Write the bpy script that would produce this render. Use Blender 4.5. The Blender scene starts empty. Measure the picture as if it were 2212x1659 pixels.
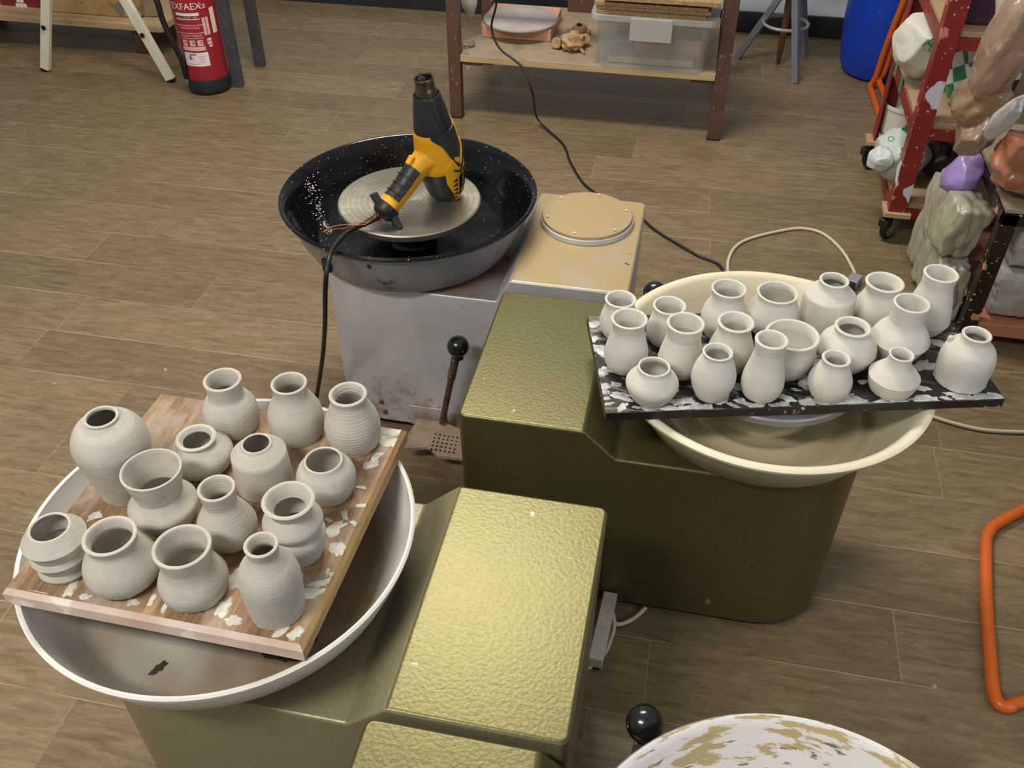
import bpy, bmesh, math, random
from math import sin, cos, pi, sqrt, atan2, radians
from mathutils import Vector, Matrix, noise
from mathutils.bvhtree import BVHTree
SC = bpy.context.scene
COL = SC.collection
random.seed(7)

# ------------------------------------------------------------------ camera
PITCH, ROLL, YAW, FPX, CAMZ = 0.70354, 0.00025, -0.20134, 2000.0, 1.6
def camera():
    cp, sp = cos(PITCH), sin(PITCH)
    fw, rt, dn = Vector((0, cp, -sp)), Vector((1, 0, 0)), Vector((0, -sp, -cp))
    r2 = rt * cos(ROLL) + dn * sin(ROLL)
    d2 = -rt * sin(ROLL) + dn * cos(ROLL)
    Wt = Matrix.Rotation(YAW, 3, 'Z').transposed()
    X, Y, Z = Wt @ r2, Wt @ (-d2), Wt @ (-fw)
    cam = bpy.data.cameras.new('camera'); co = bpy.data.objects.new('camera', cam); COL.objects.link(co)
    m = Matrix(((X.x, Y.x, Z.x, 0), (X.y, Y.y, Z.y, 0), (X.z, Y.z, Z.z, CAMZ), (0, 0, 0, 1)))
    co.matrix_world = m
    cam.sensor_width = 36.0; cam.lens = FPX * 36.0 / 2212.0
    cam.clip_start = 0.02; cam.clip_end = 60
    SC.camera = co
camera()

# ------------------------------------------------------------------ light
vs = SC.view_settings
vs.view_transform = 'Standard'; vs.look = 'None'; vs.gamma = 1.0; vs.use_curve_mapping = False
vs.exposure = 0.15
W = bpy.data.worlds.new('room_air'); SC.world = W; W.use_nodes = True
def room_air():
    """soft light of the room: pale ceiling above, dim towards the walls and the floor"""
    nt = W.node_tree; bg = nt.nodes['Background']
    tc = nt.nodes.new('ShaderNodeTexCoord'); sp = nt.nodes.new('ShaderNodeSeparateXYZ'); nt.links.new(tc.outputs['Generated'], sp.inputs[0])
    mr = nt.nodes.new('ShaderNodeMapRange'); mr.inputs[1].default_value = -0.2; mr.inputs[2].default_value = 0.75
    mr.inputs[3].default_value = 0.05; mr.inputs[4].default_value = 0.36; mr.interpolation_type = 'SMOOTHSTEP'
    nt.links.new(sp.outputs[2], mr.inputs[0]); nt.links.new(mr.outputs[0], bg.inputs[1])
    bg.inputs[0].default_value = (1.0, 0.96, 0.90, 1)
room_air()
def area(name, loc, size, power, color, target=None, spread=pi):
    l = bpy.data.lights.new(name, 'AREA'); l.shape = 'RECTANGLE'; l.size, l.size_y = size; l.energy = power; l.color = color
    l.spread = spread
    o = bpy.data.objects.new(name, l); COL.objects.link(o); o.location = loc
    if target is not None:
        o.rotation_euler = (Vector(target) - Vector(loc)).to_track_quat('-Z', 'Y').to_euler()
    return o
area('ceiling_lamp', (-0.8, 2.5, 2.8), (1.2, 0.35), 61, (1.0, 0.935, 0.83))
area('ceiling_lamp', (-1.3, -0.5, 2.8), (1.2, 0.35), 64, (1.0, 0.96, 0.90))
area('window_daylight', (2.4, -0.6, 1.9), (1.4, 1.2), 16, (0.80, 0.90, 1.0), (0.5, 1.6, 0.5))

# ------------------------------------------------------------------ materials
def _mat(name):
    m = bpy.data.materials.new(name); m.use_nodes = True
    nt = m.node_tree; p = nt.nodes['Principled BSDF']
    return m, nt, p
def N(nt, typ, **kw):
    n = nt.nodes.new(typ)
    for k, v in kw.items():
        if k.startswith('i_'):
            key = k[2:]; n.inputs[int(key) if key.isdigit() else key].default_value = v
        else: setattr(n, k, v)
    return n
def ramp(nt, fac, stops, interp='LINEAR'):
    r = nt.nodes.new('ShaderNodeValToRGB'); r.color_ramp.interpolation = interp
    e = r.color_ramp.elements
    while len(e) < len(stops): e.new(0.5)
    for el, (p, c) in zip(e, stops):
        el.position = p; el.color = (*c, 1) if len(c) == 3 else c
    nt.links.new(fac, r.inputs[0]); return r.outputs[0]
def mixc(nt, fac, a, b, mode='MIX'):
    m = nt.nodes.new('ShaderNodeMix'); m.data_type = 'RGBA'; m.blend_type = mode
    for s, v in ((m.inputs[0], fac), (m.inputs[6], a), (m.inputs[7], b)):
        if isinstance(v, bpy.types.NodeSocket): nt.links.new(v, s)
        elif isinstance(v, (int, float)): s.default_value = v
        else: s.default_value = (*v, 1)
    return m.outputs[2]
def objco(nt, scale=(1, 1, 1), rot=(0, 0, 0), src='Object'):
    t = nt.nodes.new('ShaderNodeTexCoord'); mp = nt.nodes.new('ShaderNodeMapping')
    mp.inputs['Scale'].default_value = scale; mp.inputs['Rotation'].default_value = rot
    nt.links.new(t.outputs[src], mp.inputs['Vector']); return mp.outputs[0]
def noi(nt, vec, scale, detail=4, rough=0.55, dist=0):
    n = N(nt, 'ShaderNodeTexNoise'); n.inputs['Scale'].default_value = scale; n.inputs['Detail'].default_value = detail
    n.inputs['Roughness'].default_value = rough; n.inputs['Distortion'].default_value = dist
    nt.links.new(vec, n.inputs['Vector']); return n.outputs[0]
def bump(nt, p, h, strength, dist=0.002, prev=None):
    b = N(nt, 'ShaderNodeBump'); b.inputs['Strength'].default_value = strength; b.inputs['Distance'].default_value = dist
    nt.links.new(h, b.inputs['Height'])
    if prev is not None: nt.links.new(prev, b.inputs['Normal'])
    nt.links.new(b.outputs[0], p.inputs['Normal']); return b.outputs[0]
def hexc(h):
    h = h.lstrip('#'); c = [int(h[i:i+2], 16) / 255 for i in (0, 2, 4)]
    return tuple(x / 12.92 if x <= 0.04045 else ((x + 0.055) / 1.055) ** 2.4 for x in c)
def simple(name, col, rough=0.6, metal=0.0, var=None, vscale=8, spots=None, bscale=None, bstr=0.2, bdist=0.002,
           coat=0.0, spec=0.5, alpha=1.0, trans=0.0, stretch=(1, 1, 1)):
    """one paint / plastic / metal: base colour, optional mottling, spots of a second colour, and a fine bump"""
    m, nt, p = _mat(name)
    c = hexc(col) if isinstance(col, str) else col
    p.inputs['Base Color'].default_value = (*c, 1)
    p.inputs['Roughness'].default_value = rough; p.inputs['Metallic'].default_value = metal
    p.inputs['Coat Weight'].default_value = coat; p.inputs['Coat Roughness'].default_value = 0.12
    p.inputs['Specular IOR Level'].default_value = spec
    p.inputs['Alpha'].default_value = alpha; p.inputs['Transmission Weight'].default_value = trans
    v = objco(nt, stretch); out = None
    if var is not None:
        c2 = hexc(var) if isinstance(var, str) else var
        f = ramp(nt, noi(nt, v, vscale, 6, 0.6), [(0.38, (0, 0, 0)), (0.66, (1, 1, 1))])
        out = mixc(nt, f, c, c2)
    for (sc, thr, sw, scol) in (spots or []):
        f = ramp(nt, noi(nt, v, sc, 3, 0.5), [(thr, (0, 0, 0)), (thr + sw, (1, 1, 1))])
        out = mixc(nt, f, out if out is not None else c, hexc(scol))
    if out is not None: nt.links.new(out, p.inputs['Base Color'])
    if bscale: bump(nt, p, noi(nt, v, bscale, 4, 0.6), bstr, bdist)
    return m
M = {}
def clay(name, a, b, dusty):
    m, nt, p = _mat(name); v = objco(nt)
    f = ramp(nt, noi(nt, v, 22, 5, 0.65), [(0.35, (0, 0, 0)), (0.7, (1, 1, 1))])
    c = mixc(nt, f, hexc(a), hexc(b))
    sp = ramp(nt, noi(nt, v, 900, 2, 0.6), [(0.66, (0, 0, 0)), (0.74, (1, 1, 1))])
    c = mixc(nt, N_mul(nt, sp, 0.35), c, hexc('8a8276'))
    nt.links.new(c, p.inputs['Base Color']); p.inputs['Roughness'].default_value = 0.72; p.inputs['Specular IOR Level'].default_value = 0.3
    v2 = objco(nt, (1, 1, 14))
    b1 = bump(nt, p, noi(nt, v2, 26, 3, 0.5), 0.35, 0.0012)
    bump(nt, p, noi(nt, v, 520, 3, 0.6), dusty, 0.0012, b1)
    return m
def N_mul(nt, s, k):
    n = N(nt, 'ShaderNodeMath', operation='MULTIPLY'); nt.links.new(s, n.inputs[0]); n.inputs[1].default_value = k; return n.outputs[0]
M['clay_left'] = clay('sandy_grey_clay', '#c3beb4', '#b3ada2', 0.55)
M['clay_right'] = clay('pale_grey_clay', '#d8d5cc', '#cac6bb', 0.3)
M['slip'] = simple('dried_slip', '#d8d3c4', 0.55, 0, '#a9a59a', 40, None, 160, 0.4)
M['slip_blue'] = simple('wet_slip', '#d6d4ca', 0.4, 0, '#7f848d', 45, None, 160, 0.4)
def hammered(name, a, b, dirt, metal=0.75):
    m, nt, p = _mat(name); v = objco(nt)
    f = noi(nt, v, 170, 2, 0.5)
    c = mixc(nt, ramp(nt, f, [(0.35, (0, 0, 0)), (0.7, (1, 1, 1))]), hexc(a), hexc(b))
    big = ramp(nt, noi(nt, v, 5, 5, 0.6), [(0.45, (0, 0, 0)), (0.75, (1, 1, 1))])
    c = mixc(nt, N_mul(nt, big, 0.35), c, hexc(dirt))
    drip = ramp(nt, noi(nt, objco(nt, (1, 1, 0.5)), 42, 2, 0.5), [(0.75, (0, 0, 0)), (0.77, (1, 1, 1))])
    c = mixc(nt, N_mul(nt, drip, 0.7), c, hexc('b3ab9d'))
    nt.links.new(c, p.inputs['Base Color']); p.inputs['Roughness'].default_value = 0.4; p.inputs['Metallic'].default_value = metal
    bump(nt, p, f, 0.34, 0.0012)
    return m
M['olive'] = hammered('olive_hammered_paint', '#716d49', '#696543', '#5e5b46')
M['olive_dirty_lit'] = hammered('olive_paint_splashed_lit', '#8e8869', '#837d62', '#85745f', 0.28)  # splashed, dirty olive; colour also lightened to carry light from the camera side
def silver():
    m, nt, p = _mat('worn_silver_paint'); v = objco(nt)
    c = mixc(nt, ramp(nt, noi(nt, v, 6, 5, 0.6), [(0.4, (0, 0, 0)), (0.7, (1, 1, 1))]), hexc('cacacf'), hexc('b6b5ba'))
    low = N(nt, 'ShaderNodeSeparateXYZ'); nt.links.new(v, low.inputs[0])
    zz = N(nt, 'ShaderNodeMapRange'); nt.links.new(low.outputs[2], zz.inputs[0])
    zz.inputs[1].default_value = 0.02; zz.inputs[2].default_value = 0.2; zz.inputs[3].default_value = 0.22; zz.inputs[4].default_value = 0.0
    ad = N(nt, 'ShaderNodeMath', operation='ADD'); nt.links.new(zz.outputs[0], ad.inputs[0]); nt.links.new(noi(nt, v, 11, 6, 0.7), ad.inputs[1])
    c = mixc(nt, ramp(nt, ad.outputs[0], [(0.62, (0, 0, 0)), (0.74, (0.85, 0.85, 0.85))]), c, hexc('a5846f'))
    nt.links.new(c, p.inputs['Base Color']); p.inputs['Roughness'].default_value = 0.4; p.inputs['Metallic'].default_value = 0.25
    bump(nt, p, noi(nt, v, 60, 3), 0.08)
    return m
M['silver'] = silver()
def ochre():
    m, nt, p = _mat('clay_stained_cover'); v = objco(nt)
    f = ramp(nt, noi(nt, v, 7, 6, 0.6), [(0.5, (0, 0, 0)), (0.68, (1, 1, 1))])
    c = mixc(nt, f, hexc('b49d74'), hexc('aca898'))
    r = ramp(nt, noi(nt, v, 34, 4, 0.6), [(0.69, (0, 0, 0)), (0.73, (1, 1, 1))])
    c = mixc(nt, r, c, hexc('5a3a22'))
    nt.links.new(c, p.inputs['Base Color']); p.inputs['Roughness'].default_value = 0.38; p.inputs['Metallic'].default_value = 0.35
    return m
M['ochre'] = ochre()
M['deck_mud'] = simple('mud_stained_deck', '#7d5a48', 0.5, 0.1, '#8f8d8c', 9, [(16, 0.62, 0.1, '#5d4034')], 40, 0.2)
def enamel():
    m, nt, p = _mat('black_speckled_enamel'); v = objco(nt)
    vo = N(nt, 'ShaderNodeTexVoronoi', feature='F1'); vo.inputs['Scale'].default_value = 135; nt.links.new(v, vo.inputs['Vector'])
    wn = N(nt, 'ShaderNodeSeparateColor'); nt.links.new(vo.outputs['Color'], wn.inputs[0])
    sz = N(nt, 'ShaderNodeMath', operation='POWER'); nt.links.new(wn.outputs[0], sz.inputs[0]); sz.inputs[1].default_value = 1.5
    th = N(nt, 'ShaderNodeMath', operation='MULTIPLY'); nt.links.new(sz.outputs[0], th.inputs[0]); th.inputs[1].default_value = 0.17
    lt = N(nt, 'ShaderNodeMath', operation='LESS_THAN'); nt.links.new(vo.outputs['Distance'], lt.inputs[0]); nt.links.new(th.outputs[0], lt.inputs[1])
    c = mixc(nt, lt.outputs[0], hexc('0b0c10'), hexc('b9bcc0'))
    nt.links.new(c, p.inputs['Base Color']); p.inputs['Roughness'].default_value = 0.14; p.inputs['Specular IOR Level'].default_value = 0.4
    return m
M['enamel'] = enamel()
M['pan_grey'] = simple('scuffed_grey_pan', '#9a9ca2', 0.4, 0.2, '#818389', 7, [(13, 0.66, 0.05, '#17171a'), (20, 0.7, 0.04, '#b08a76')], 40, 0.1)
def pan_plastic(name, a, b, stain, rust):
    m, nt, p = _mat(name); v = objco(nt)
    c = mixc(nt, ramp(nt, noi(nt, v, 5, 5, 0.6), [(0.4, (0, 0, 0)), (0.7, (1, 1, 1))]), hexc(a), hexc(b))
    low = N(nt, 'ShaderNodeSeparateXYZ'); nt.links.new(v, low.inputs[0])
    zz = N(nt, 'ShaderNodeMapRange'); nt.links.new(low.outputs[2], zz.inputs[0])
    zz.inputs[1].default_value = 0.438; zz.inputs[2].default_value = 0.515; zz.inputs[3].default_value = 1.8; zz.inputs[4].default_value = 0.0
    mu = N(nt, 'ShaderNodeMath', operation='MULTIPLY'); mu.use_clamp = True; nt.links.new(zz.outputs[0], mu.inputs[0]); nt.links.new(noi(nt, v, 4, 3, 0.5), mu.inputs[1])
    c = mixc(nt, mu.outputs[0], c, hexc(stain))
    if rust:
        f = ramp(nt, noi(nt, v, 8.5, 5, 0.55), [(0.70, (0, 0, 0)), (0.71, (1, 1, 1))])
        c = mixc(nt, f, c, hexc('33261c'))
    nt.links.new(c, p.inputs['Base Color']); p.inputs['Roughness'].default_value = 0.33
    return m
M['cream_pan'] = pan_plastic('cream_splash_pan', '#e2dcc0', '#d8d0ae', '#b3a37e', False)
M['white_pan'] = pan_plastic('white_splash_pan', '#e6e3dd', '#dcd8d0', '#7d6b51', False)
def slip_pan():
    m, nt, p = _mat('slip_smeared_pan'); v = objco(nt)
    sp = N(nt, 'ShaderNodeSeparateXYZ'); nt.links.new(v, sp.inputs[0])
    an = N(nt, 'ShaderNodeMath', operation='ARCTAN2'); nt.links.new(sp.outputs[1], an.inputs[0]); nt.links.new(sp.outputs[0], an.inputs[1])
    r2 = N(nt, 'ShaderNodeVectorMath', operation='LENGTH')
    cb0 = N(nt, 'ShaderNodeCombineXYZ'); nt.links.new(sp.outputs[0], cb0.inputs[0]); nt.links.new(sp.outputs[1], cb0.inputs[1]); nt.links.new(cb0.outputs[0], r2.inputs[0])
    a3 = N_mul(nt, an.outputs[0], 2.6); rr = N_mul(nt, r2.outputs['Value'], 95.0)
    cb = N(nt, 'ShaderNodeCombineXYZ'); nt.links.new(a3, cb.inputs[0]); nt.links.new(rr, cb.inputs[1]); nt.links.new(sp.outputs[2], cb.inputs[2])
    f = noi(nt, cb.outputs[0], 1.6, 6, 0.65)
    c = mixc(nt, ramp(nt, f, [(0.43, (0, 0, 0)), (0.47, (1, 1, 1))]), hexc('b8a678'), hexc('e3dedb'))
    g = noi(nt, cb.outputs[0], 2.3, 5, 0.6)
    c = mixc(nt, ramp(nt, g, [(0.62, (0, 0, 0)), (0.66, (1, 1, 1))]), c, hexc('7b7468'))
    nt.links.new(c, p.inputs['Base Color']); p.inputs['Roughness'].default_value = 0.45
    bump(nt, p, f, 0.4, 0.003)
    return m
M['slip_pan'] = slip_pan()
M['pan_rim_grey'] = simple('grey_pan_rim', '#8d8f96', 0.4, 0.3, '#a7a9b2', 12)
def alu():
    m, nt, p = _mat('turned_aluminium'); v = objco(nt)
    sp = N(nt, 'ShaderNodeSeparateXYZ'); nt.links.new(v, sp.inputs[0])
    cb0 = N(nt, 'ShaderNodeCombineXYZ'); nt.links.new(sp.outputs[0], cb0.inputs[0]); nt.links.new(sp.outputs[1], cb0.inputs[1])
    r2 = N(nt, 'ShaderNodeVectorMath', operation='LENGTH'); nt.links.new(cb0.outputs[0], r2.inputs[0])
    fr = N(nt, 'ShaderNodeMath', operation='FRACT'); nt.links.new(N_mul(nt, r2.outputs['Value'], 78.0), fr.inputs[0])
    line = ramp(nt, fr.outputs[0], [(0.0, (1, 1, 1)), (0.06, (1, 1, 1)), (0.12, (0, 0, 0)), (0.97, (0, 0, 0)), (1.0, (1, 1, 1))])
    c = mixc(nt, ramp(nt, noi(nt, v, 14, 6, 0.65), [(0.4, (0, 0, 0)), (0.7, (1, 1, 1))]), hexc('a5a091'), hexc('8f897b'))
    c = mixc(nt, N_mul(nt, line, 0.5), c, hexc('d5d2c4'))
    nt.links.new(c, p.inputs['Base Color']); p.inputs['Roughness'].default_value = 0.34; p.inputs['Metallic'].default_value = 0.85
    p.inputs['Anisotropic'].default_value = 0.5
    rg = N(nt, 'ShaderNodeMapRange'); nt.links.new(noi(nt, v, 25, 4), rg.inputs[0]); rg.inputs[3].default_value = 0.26; rg.inputs[4].default_value = 0.46
    nt.links.new(rg.outputs[0], p.inputs['Roughness'])
    return m
M['alu'] = alu()
M['head_grey'] = simple('dirty_wheel_head', '#98959a', 0.36, 0.5, '#8d8a8a', 10)
M['black_ball'] = simple('black_bakelite', '#0f1012', 0.22, 0, None, 8, [(60, 0.70, 0.02, '#a8846c')], None, coat=0.4)
M['lever_steel'] = simple('muddy_steel', '#4a4643', 0.5, 0.5, '#7a5b47', 30, [(70, 0.64, 0.04, '#a7a094')], 90, 0.4)
M['rust_cast'] = simple('muddy_cast_iron', '#b39a86', 0.6, 0.1, '#96806e', 25, None, 120, 0.3)
M['rust_dark'] = simple('rusted_through_metal', '#33251b', 0.8)
M['dark'] = simple('dark_gap', '#15130f', 0.8)
M['yellow'] = simple('yellow_plastic', '#eaa91c', 0.42, 0, '#e2a018', 14)
M['black_plastic'] = simple('black_plastic', '#1c1d1f', 0.42, 0, None, 8, [(90, 0.72, 0.03, '#55565a')], 200, 0.08)
M['gun_grey'] = simple('grey_black_plastic', '#2d3035', 0.4, 0, '#25272b', 12, [(75, 0.73, 0.02, '#8a8d92')])
M['rubber'] = simple('black_rubber', '#141414', 0.5)
M['nozzle'] = simple('heat_browned_steel', '#7b7264', 0.3, 0.9, '#5d5346', 22)
M['copper'] = simple('copper_wire', '#c9814e', 0.35, 0.9)
M['label_black'] = simple('black_label', '#0b0b0b', 0.3)
M['print_yellow'] = simple('yellow_print', '#e8b42b', 0.5)
M['print_white'] = simple('white_print', '#e8e0df', 0.5)
M['print_pink'] = simple('faded_print', '#d7b3b4', 0.5)
M['print_green'] = simple('green_print', '#3f9a6a', 0.5)
M['print_dark'] = simple('dark_print', '#33323a', 0.5)
def wood(name, a, b, c3, ax, scale=1.0, rough=0.6):
    m, nt, p = _mat(name)
    st = [9 * scale] * 3; st[ax] = 0.7 * scale
    v = objco(nt, st)
    f = noi(nt, v, 7, 7, 0.62, 0.6)
    c = ramp(nt, f, [(0.3, hexc(a)), (0.5, hexc(b)), (0.7, hexc(c3))])
    nt.links.new(c, p.inputs['Base Color']); p.inputs['Roughness'].default_value = rough
    bump(nt, p, f, 0.3, 0.0015)
    return m
def plywood():
    m, nt, p = _mat('oak_faced_board'); v = objco(nt, (9, 0.8, 9))
    f = noi(nt, v, 9, 7, 0.65, 0.8)
    c = ramp(nt, f, [(0.32, hexc('6b4f38')), (0.5, hexc('886a4c')), (0.68, hexc('a3865f'))])
    w = ramp(nt, noi(nt, objco(nt, (3, 2, 3)), 4.5, 6, 0.65), [(0.48, (0, 0, 0)), (0.66, (0.8, 0.8, 0.8))])
    c = mixc(nt, w, c, hexc('a99c8b'))
    nt.links.new(c, p.inputs['Base Color']); p.inputs['Roughness'].default_value = 0.6
    bump(nt, p, f, 0.35, 0.0015)
    return m
M['oak_board'] = plywood()
M['oak_edge'] = wood('oak_bevel', '#94734a', '#a78456', '#b89767', 1)
M['pink_edge'] = simple('slip_pink_edge', '#c9ae9d', 0.6, 0, '#d9c6b8', 14, [(22, 0.62, 0.06, '#e6dccd')], 60, 0.2)
def black_board():
    m, nt, p = _mat('black_lacquered_board'); v = objco(nt, (1, 2.6, 1), (0, 0, -0.26))
    f = noi(nt, v, 10, 7, 0.7, 1.6)
    k = ramp(nt, f, [(0.53, (0, 0, 0)), (0.64, (0.75, 0.75, 0.75))])
    c = mixc(nt, k, hexc('1d191a'), hexc('9fa09b'))
    nt.links.new(c, p.inputs['Base Color']); p.inputs['Roughness'].default_value = 0.38
    bump(nt, p, f, 0.3, 0.001)
    return m
M['black_board'] = black_board()
M['black_edge'] = simple('black_board_edge', '#1e191a', 0.4, 0, None, 8, [(45, 0.66, 0.04, '#9b7d6d'), (30, 0.68, 0.03, '#c9c5bb')])
def floor_mat():
    m, nt, p = _mat('laminate_planks')
    uv = N(nt, 'ShaderNodeUVMap', uv_map='grain'); ue = N(nt, 'ShaderNodeUVMap', uv_map='edge')
    at = N(nt, 'ShaderNodeAttribute', attribute_name='tone')
    mp = N(nt, 'ShaderNodeMapping'); mp.inputs['Scale'].default_value = (2.2, 12, 1); nt.links.new(uv.outputs[0], mp.inputs[0])
    fine = noi(nt, mp.outputs[0], 5, 8, 0.68, 0.7)
    mp2 = N(nt, 'ShaderNodeMapping'); mp2.inputs['Scale'].default_value = (2.0, 7, 1); nt.links.new(uv.outputs[0], mp2.inputs[0])
    mid = noi(nt, mp2.outputs[0], 2.2, 5, 0.6, 1.6)
    wv = N(nt, 'ShaderNodeMath', operation='SINE'); nt.links.new(N_mul(nt, mid, 70.0), wv.inputs[0])
    rings = ramp(nt, wv.outputs[0], [(0.35, (0, 0, 0)), (1.0, (1, 1, 1))])
    c = ramp(nt, fine, [(0.28, hexc('64543d')), (0.44, hexc('77664c')), (0.58, hexc('847358')), (0.76, hexc('938267'))])
    c = mixc(nt, N_mul(nt, rings, 0.22), c, hexc('5c4c37'))
    blot = ramp(nt, noi(nt, uv.outputs[0], 3.2, 5, 0.6), [(0.5, (0, 0, 0)), (0.75, (1, 1, 1))])
    c = mixc(nt, N_mul(nt, blot, 0.35), c, hexc('574630'))
    t = N(nt, 'ShaderNodeMapRange'); nt.links.new(at.outputs['Fac'], t.inputs[0]); t.inputs[3].default_value = 0.86; t.inputs[4].default_value = 1.10
    cc = N(nt, 'ShaderNodeCombineColor')
    for i in range(3): nt.links.new(t.outputs[0], cc.inputs[i])
    c = mixc(nt, 1.0, c, cc.outputs[0], 'MULTIPLY')
    oc = objco(nt)
    spk = ramp(nt, noi(nt, oc, 34, 2, 0.4), [(0.775, (0, 0, 0)), (0.79, (1, 1, 1))])
    c = mixc(nt, N_mul(nt, spk, 0.5), c, hexc('b9b2a2'))
    se = N(nt, 'ShaderNodeSeparateXYZ'); nt.links.new(ue.outputs[0], se.inputs[0])
    jn = ramp(nt, noi(nt, oc, 3.5, 3), [(0.38, (0.12, 0.12, 0.12)), (0.6, (1, 1, 1))])
    def seam(sock, w, k):
        lt = N(nt, 'ShaderNodeMath', operation='LESS_THAN'); nt.links.new(sock, lt.inputs[0]); lt.inputs[1].default_value = w
        mm = N(nt, 'ShaderNodeMath', operation='MULTIPLY'); nt.links.new(lt.outputs[0], mm.inputs[0]); nt.links.new(jn, mm.inputs[1])
        return N_mul(nt, mm.outputs[0], k)
    c = mixc(nt, seam(se.outputs[1], 0.0017, 0.75), c, hexc('c3b592'))
    c = mixc(nt, seam(se.outputs[0], 0.0015, 0.6), c, hexc('bbac8b'))
    nt.links.new(c, p.inputs['Base Color'])
    rg = N(nt, 'ShaderNodeMapRange'); nt.links.new(fine, rg.inputs[0]); rg.inputs[3].default_value = 0.36; rg.inputs[4].default_value = 0.5
    nt.links.new(rg.outputs[0], p.inputs['Roughness']); p.inputs['Specular IOR Level'].default_value = 0.4
    bump(nt, p, fine, 0.12, 0.001)
    return m
M['floor'] = floor_mat()
M['wall'] = simple('white_wall', '#cfd3da', 0.8, 0, '#c2c6cf', 3)
M['base_dark'] = simple('dark_baseboard', '#23252c', 0.6)
M['brown_steel'] = simple('brown_painted_steel', '#62473d', 0.45, 0.1, '#573e36', 12, [(55, 0.68, 0.03, '#b58f7c'), (80, 0.72, 0.02, '#d4c8bc')])
M['grey_steel'] = simple('dark_grey_steel', '#46464a', 0.5, 0.2, '#54545c', 8, [(60, 0.68, 0.04, '#85868a')], 80, 0.2)
M['red_steel'] = simple('red_painted_steel', '#8e2b27', 0.42, 0.0, '#7d2624', 9, [(12, 0.71, 0.015, '#c07a5f'), (60, 0.68, 0.03, '#d99c86')])
M['red_peel'] = simple('red_peeling_steel', '#8e2b27', 0.42, 0.0, '#7a2523', 9, [(14, 0.635, 0.01, '#c98468'), (7, 0.63, 0.01, '#d6d5e4'), (70, 0.66, 0.03, '#d99c86')])
M['black_steel'] = simple('black_chipped_steel', '#17130f', 0.35, 0.1, '#231b16', 9, [(13, 0.66, 0.01, '#c98d6f'), (85, 0.65, 0.03, '#b9b0a0')], 60, 0.2)
M['peach'] = simple('peach_board', '#b57862', 0.6, 0, '#a56a55', 10)
M['mdf'] = simple('tan_fibreboard', '#a98f6e', 0.65, 0, '#b39a7b', 10)
M['mdf_dusty'] = simple('dusty_board', '#8f8272', 0.7, 0, '#a08d6d', 12, [(18, 0.6, 0.08, '#7b7a55')])
M['pine'] = wood('pine_board', '#a48b66', '#b59c77', '#c3ab88', 0)
M['chip'] = simple('chipboard', '#a98c66', 0.75, 0, '#8f7350', 130, [(160, 0.62, 0.05, '#d3bf9c')], 200, 0.3)
M['chip_top'] = simple('chipboard_face', '#b3a58f', 0.7, 0, '#a59679', 40)
M['terracotta'] = simple('terracotta', '#c48a6c', 0.7, 0, '#cfa08a', 14, [(30, 0.68, 0.04, '#dcc0ae')], 60, 0.3)
M['bat_grey'] = simple('grey_bat', '#a39a95', 0.7, 0, '#b4aca6', 8)
M['brown_clay'] = simple('brown_clay', '#b0906b', 0.7, 0, '#977654', 20, None, 90, 0.5)
def clear_plastic(name, col, rough, alpha):
    m, nt, p = _mat(name)
    p.inputs['Base Color'].default_value = (*hexc(col), 1); p.inputs['Roughness'].default_value = rough
    p.inputs['Alpha'].default_value = alpha; p.inputs['IOR'].default_value = 1.45
    return m
M['clear'] = clear_plastic('cloudy_clear_plastic', '#c9cbc8', 0.22, 0.2)
M['clear_rim'] = clear_plastic('cloudy_plastic_rim', '#c4c4bd', 0.3, 0.5)
M['cord_black'] = simple('black_cord', '#161513', 0.45)
M['cord_white'] = simple('white_cord', '#c9bda6', 0.5)
M['white_plastic'] = simple('white_plastic', '#d2ccc5', 0.45, 0, '#aea59d', 9, [(60, 0.7, 0.03, '#7d736b')])
M['grey_plastic'] = simple('grey_plastic', '#8b8d92', 0.45)
M['orange'] = simple('orange_enamel', '#d2641f', 0.35, 0, '#c85b1a', 10, [(60, 0.71, 0.03, '#8f3c17')])
M['orange_wood'] = simple('orange_panel', '#c06a2a', 0.5, 0, '#b35f24', 9)
M['barrel_blue'] = simple('blue_plastic', '#103fb8', 0.4, 0, '#0d37a6', 4, [(45, 0.72, 0.03, '#5c84d8')], 30, 0.08)
M['stool_grey'] = simple('pale_grey_steel', '#8f98a3', 0.4, 0.2, '#838c98', 9, [(60, 0.7, 0.03, '#5d5650')])
M['stool_ring'] = simple('worn_white_ring', '#b4b1a9', 0.5, 0.1, '#8f8a80', 16)
M['dark_wood'] = wood('dark_turned_wood', '#4a3220', '#5c402a', '#6d4d33', 2)
M['trestle'] = simple('cream_painted_wood', '#e6e2cf', 0.5, 0, '#dcd7c1', 9)
M['red_box'] = simple('dark_red_card', '#7c1f28', 0.55)
M['stained'] = simple('stained_yellow_board', '#b2925f', 0.6, 0, '#a68653', 7, [(11, 0.6, 0.05, '#7b705c'), (26, 0.66, 0.03, '#4d4a45')])
M['ext_red'] = simple('red_cylinder', '#9c1f2c', 0.3, 0, '#901c29', 5, None, None, coat=0.3)
M['ext_base'] = simple('black_base_cup', '#1c1f26', 0.5, 0, '#292c34', 8)
M['paper_white'] = simple('white_bag', '#d6d4ca', 0.5, 0, '#cac9bf', 10, None, 14, 0.35, 0.006)
M['thin_white'] = simple('thin_white_bag', '#c3cdc6', 0.42, 0, '#b2c0b8', 10, [(15, 0.68, 0.03, '#8fb5a2')], 14, 0.45, 0.008)
M['black_bag'] = simple('translucent_dark_bag', '#3a3a3c', 0.28, 0, '#5a5a5e', 9, None, 13, 0.6, 0.01)
M['green_bag'] = simple('green_bag', '#0e4a33', 0.3, 0, '#0b3a29', 9, None, 13, 0.5, 0.008)
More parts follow.
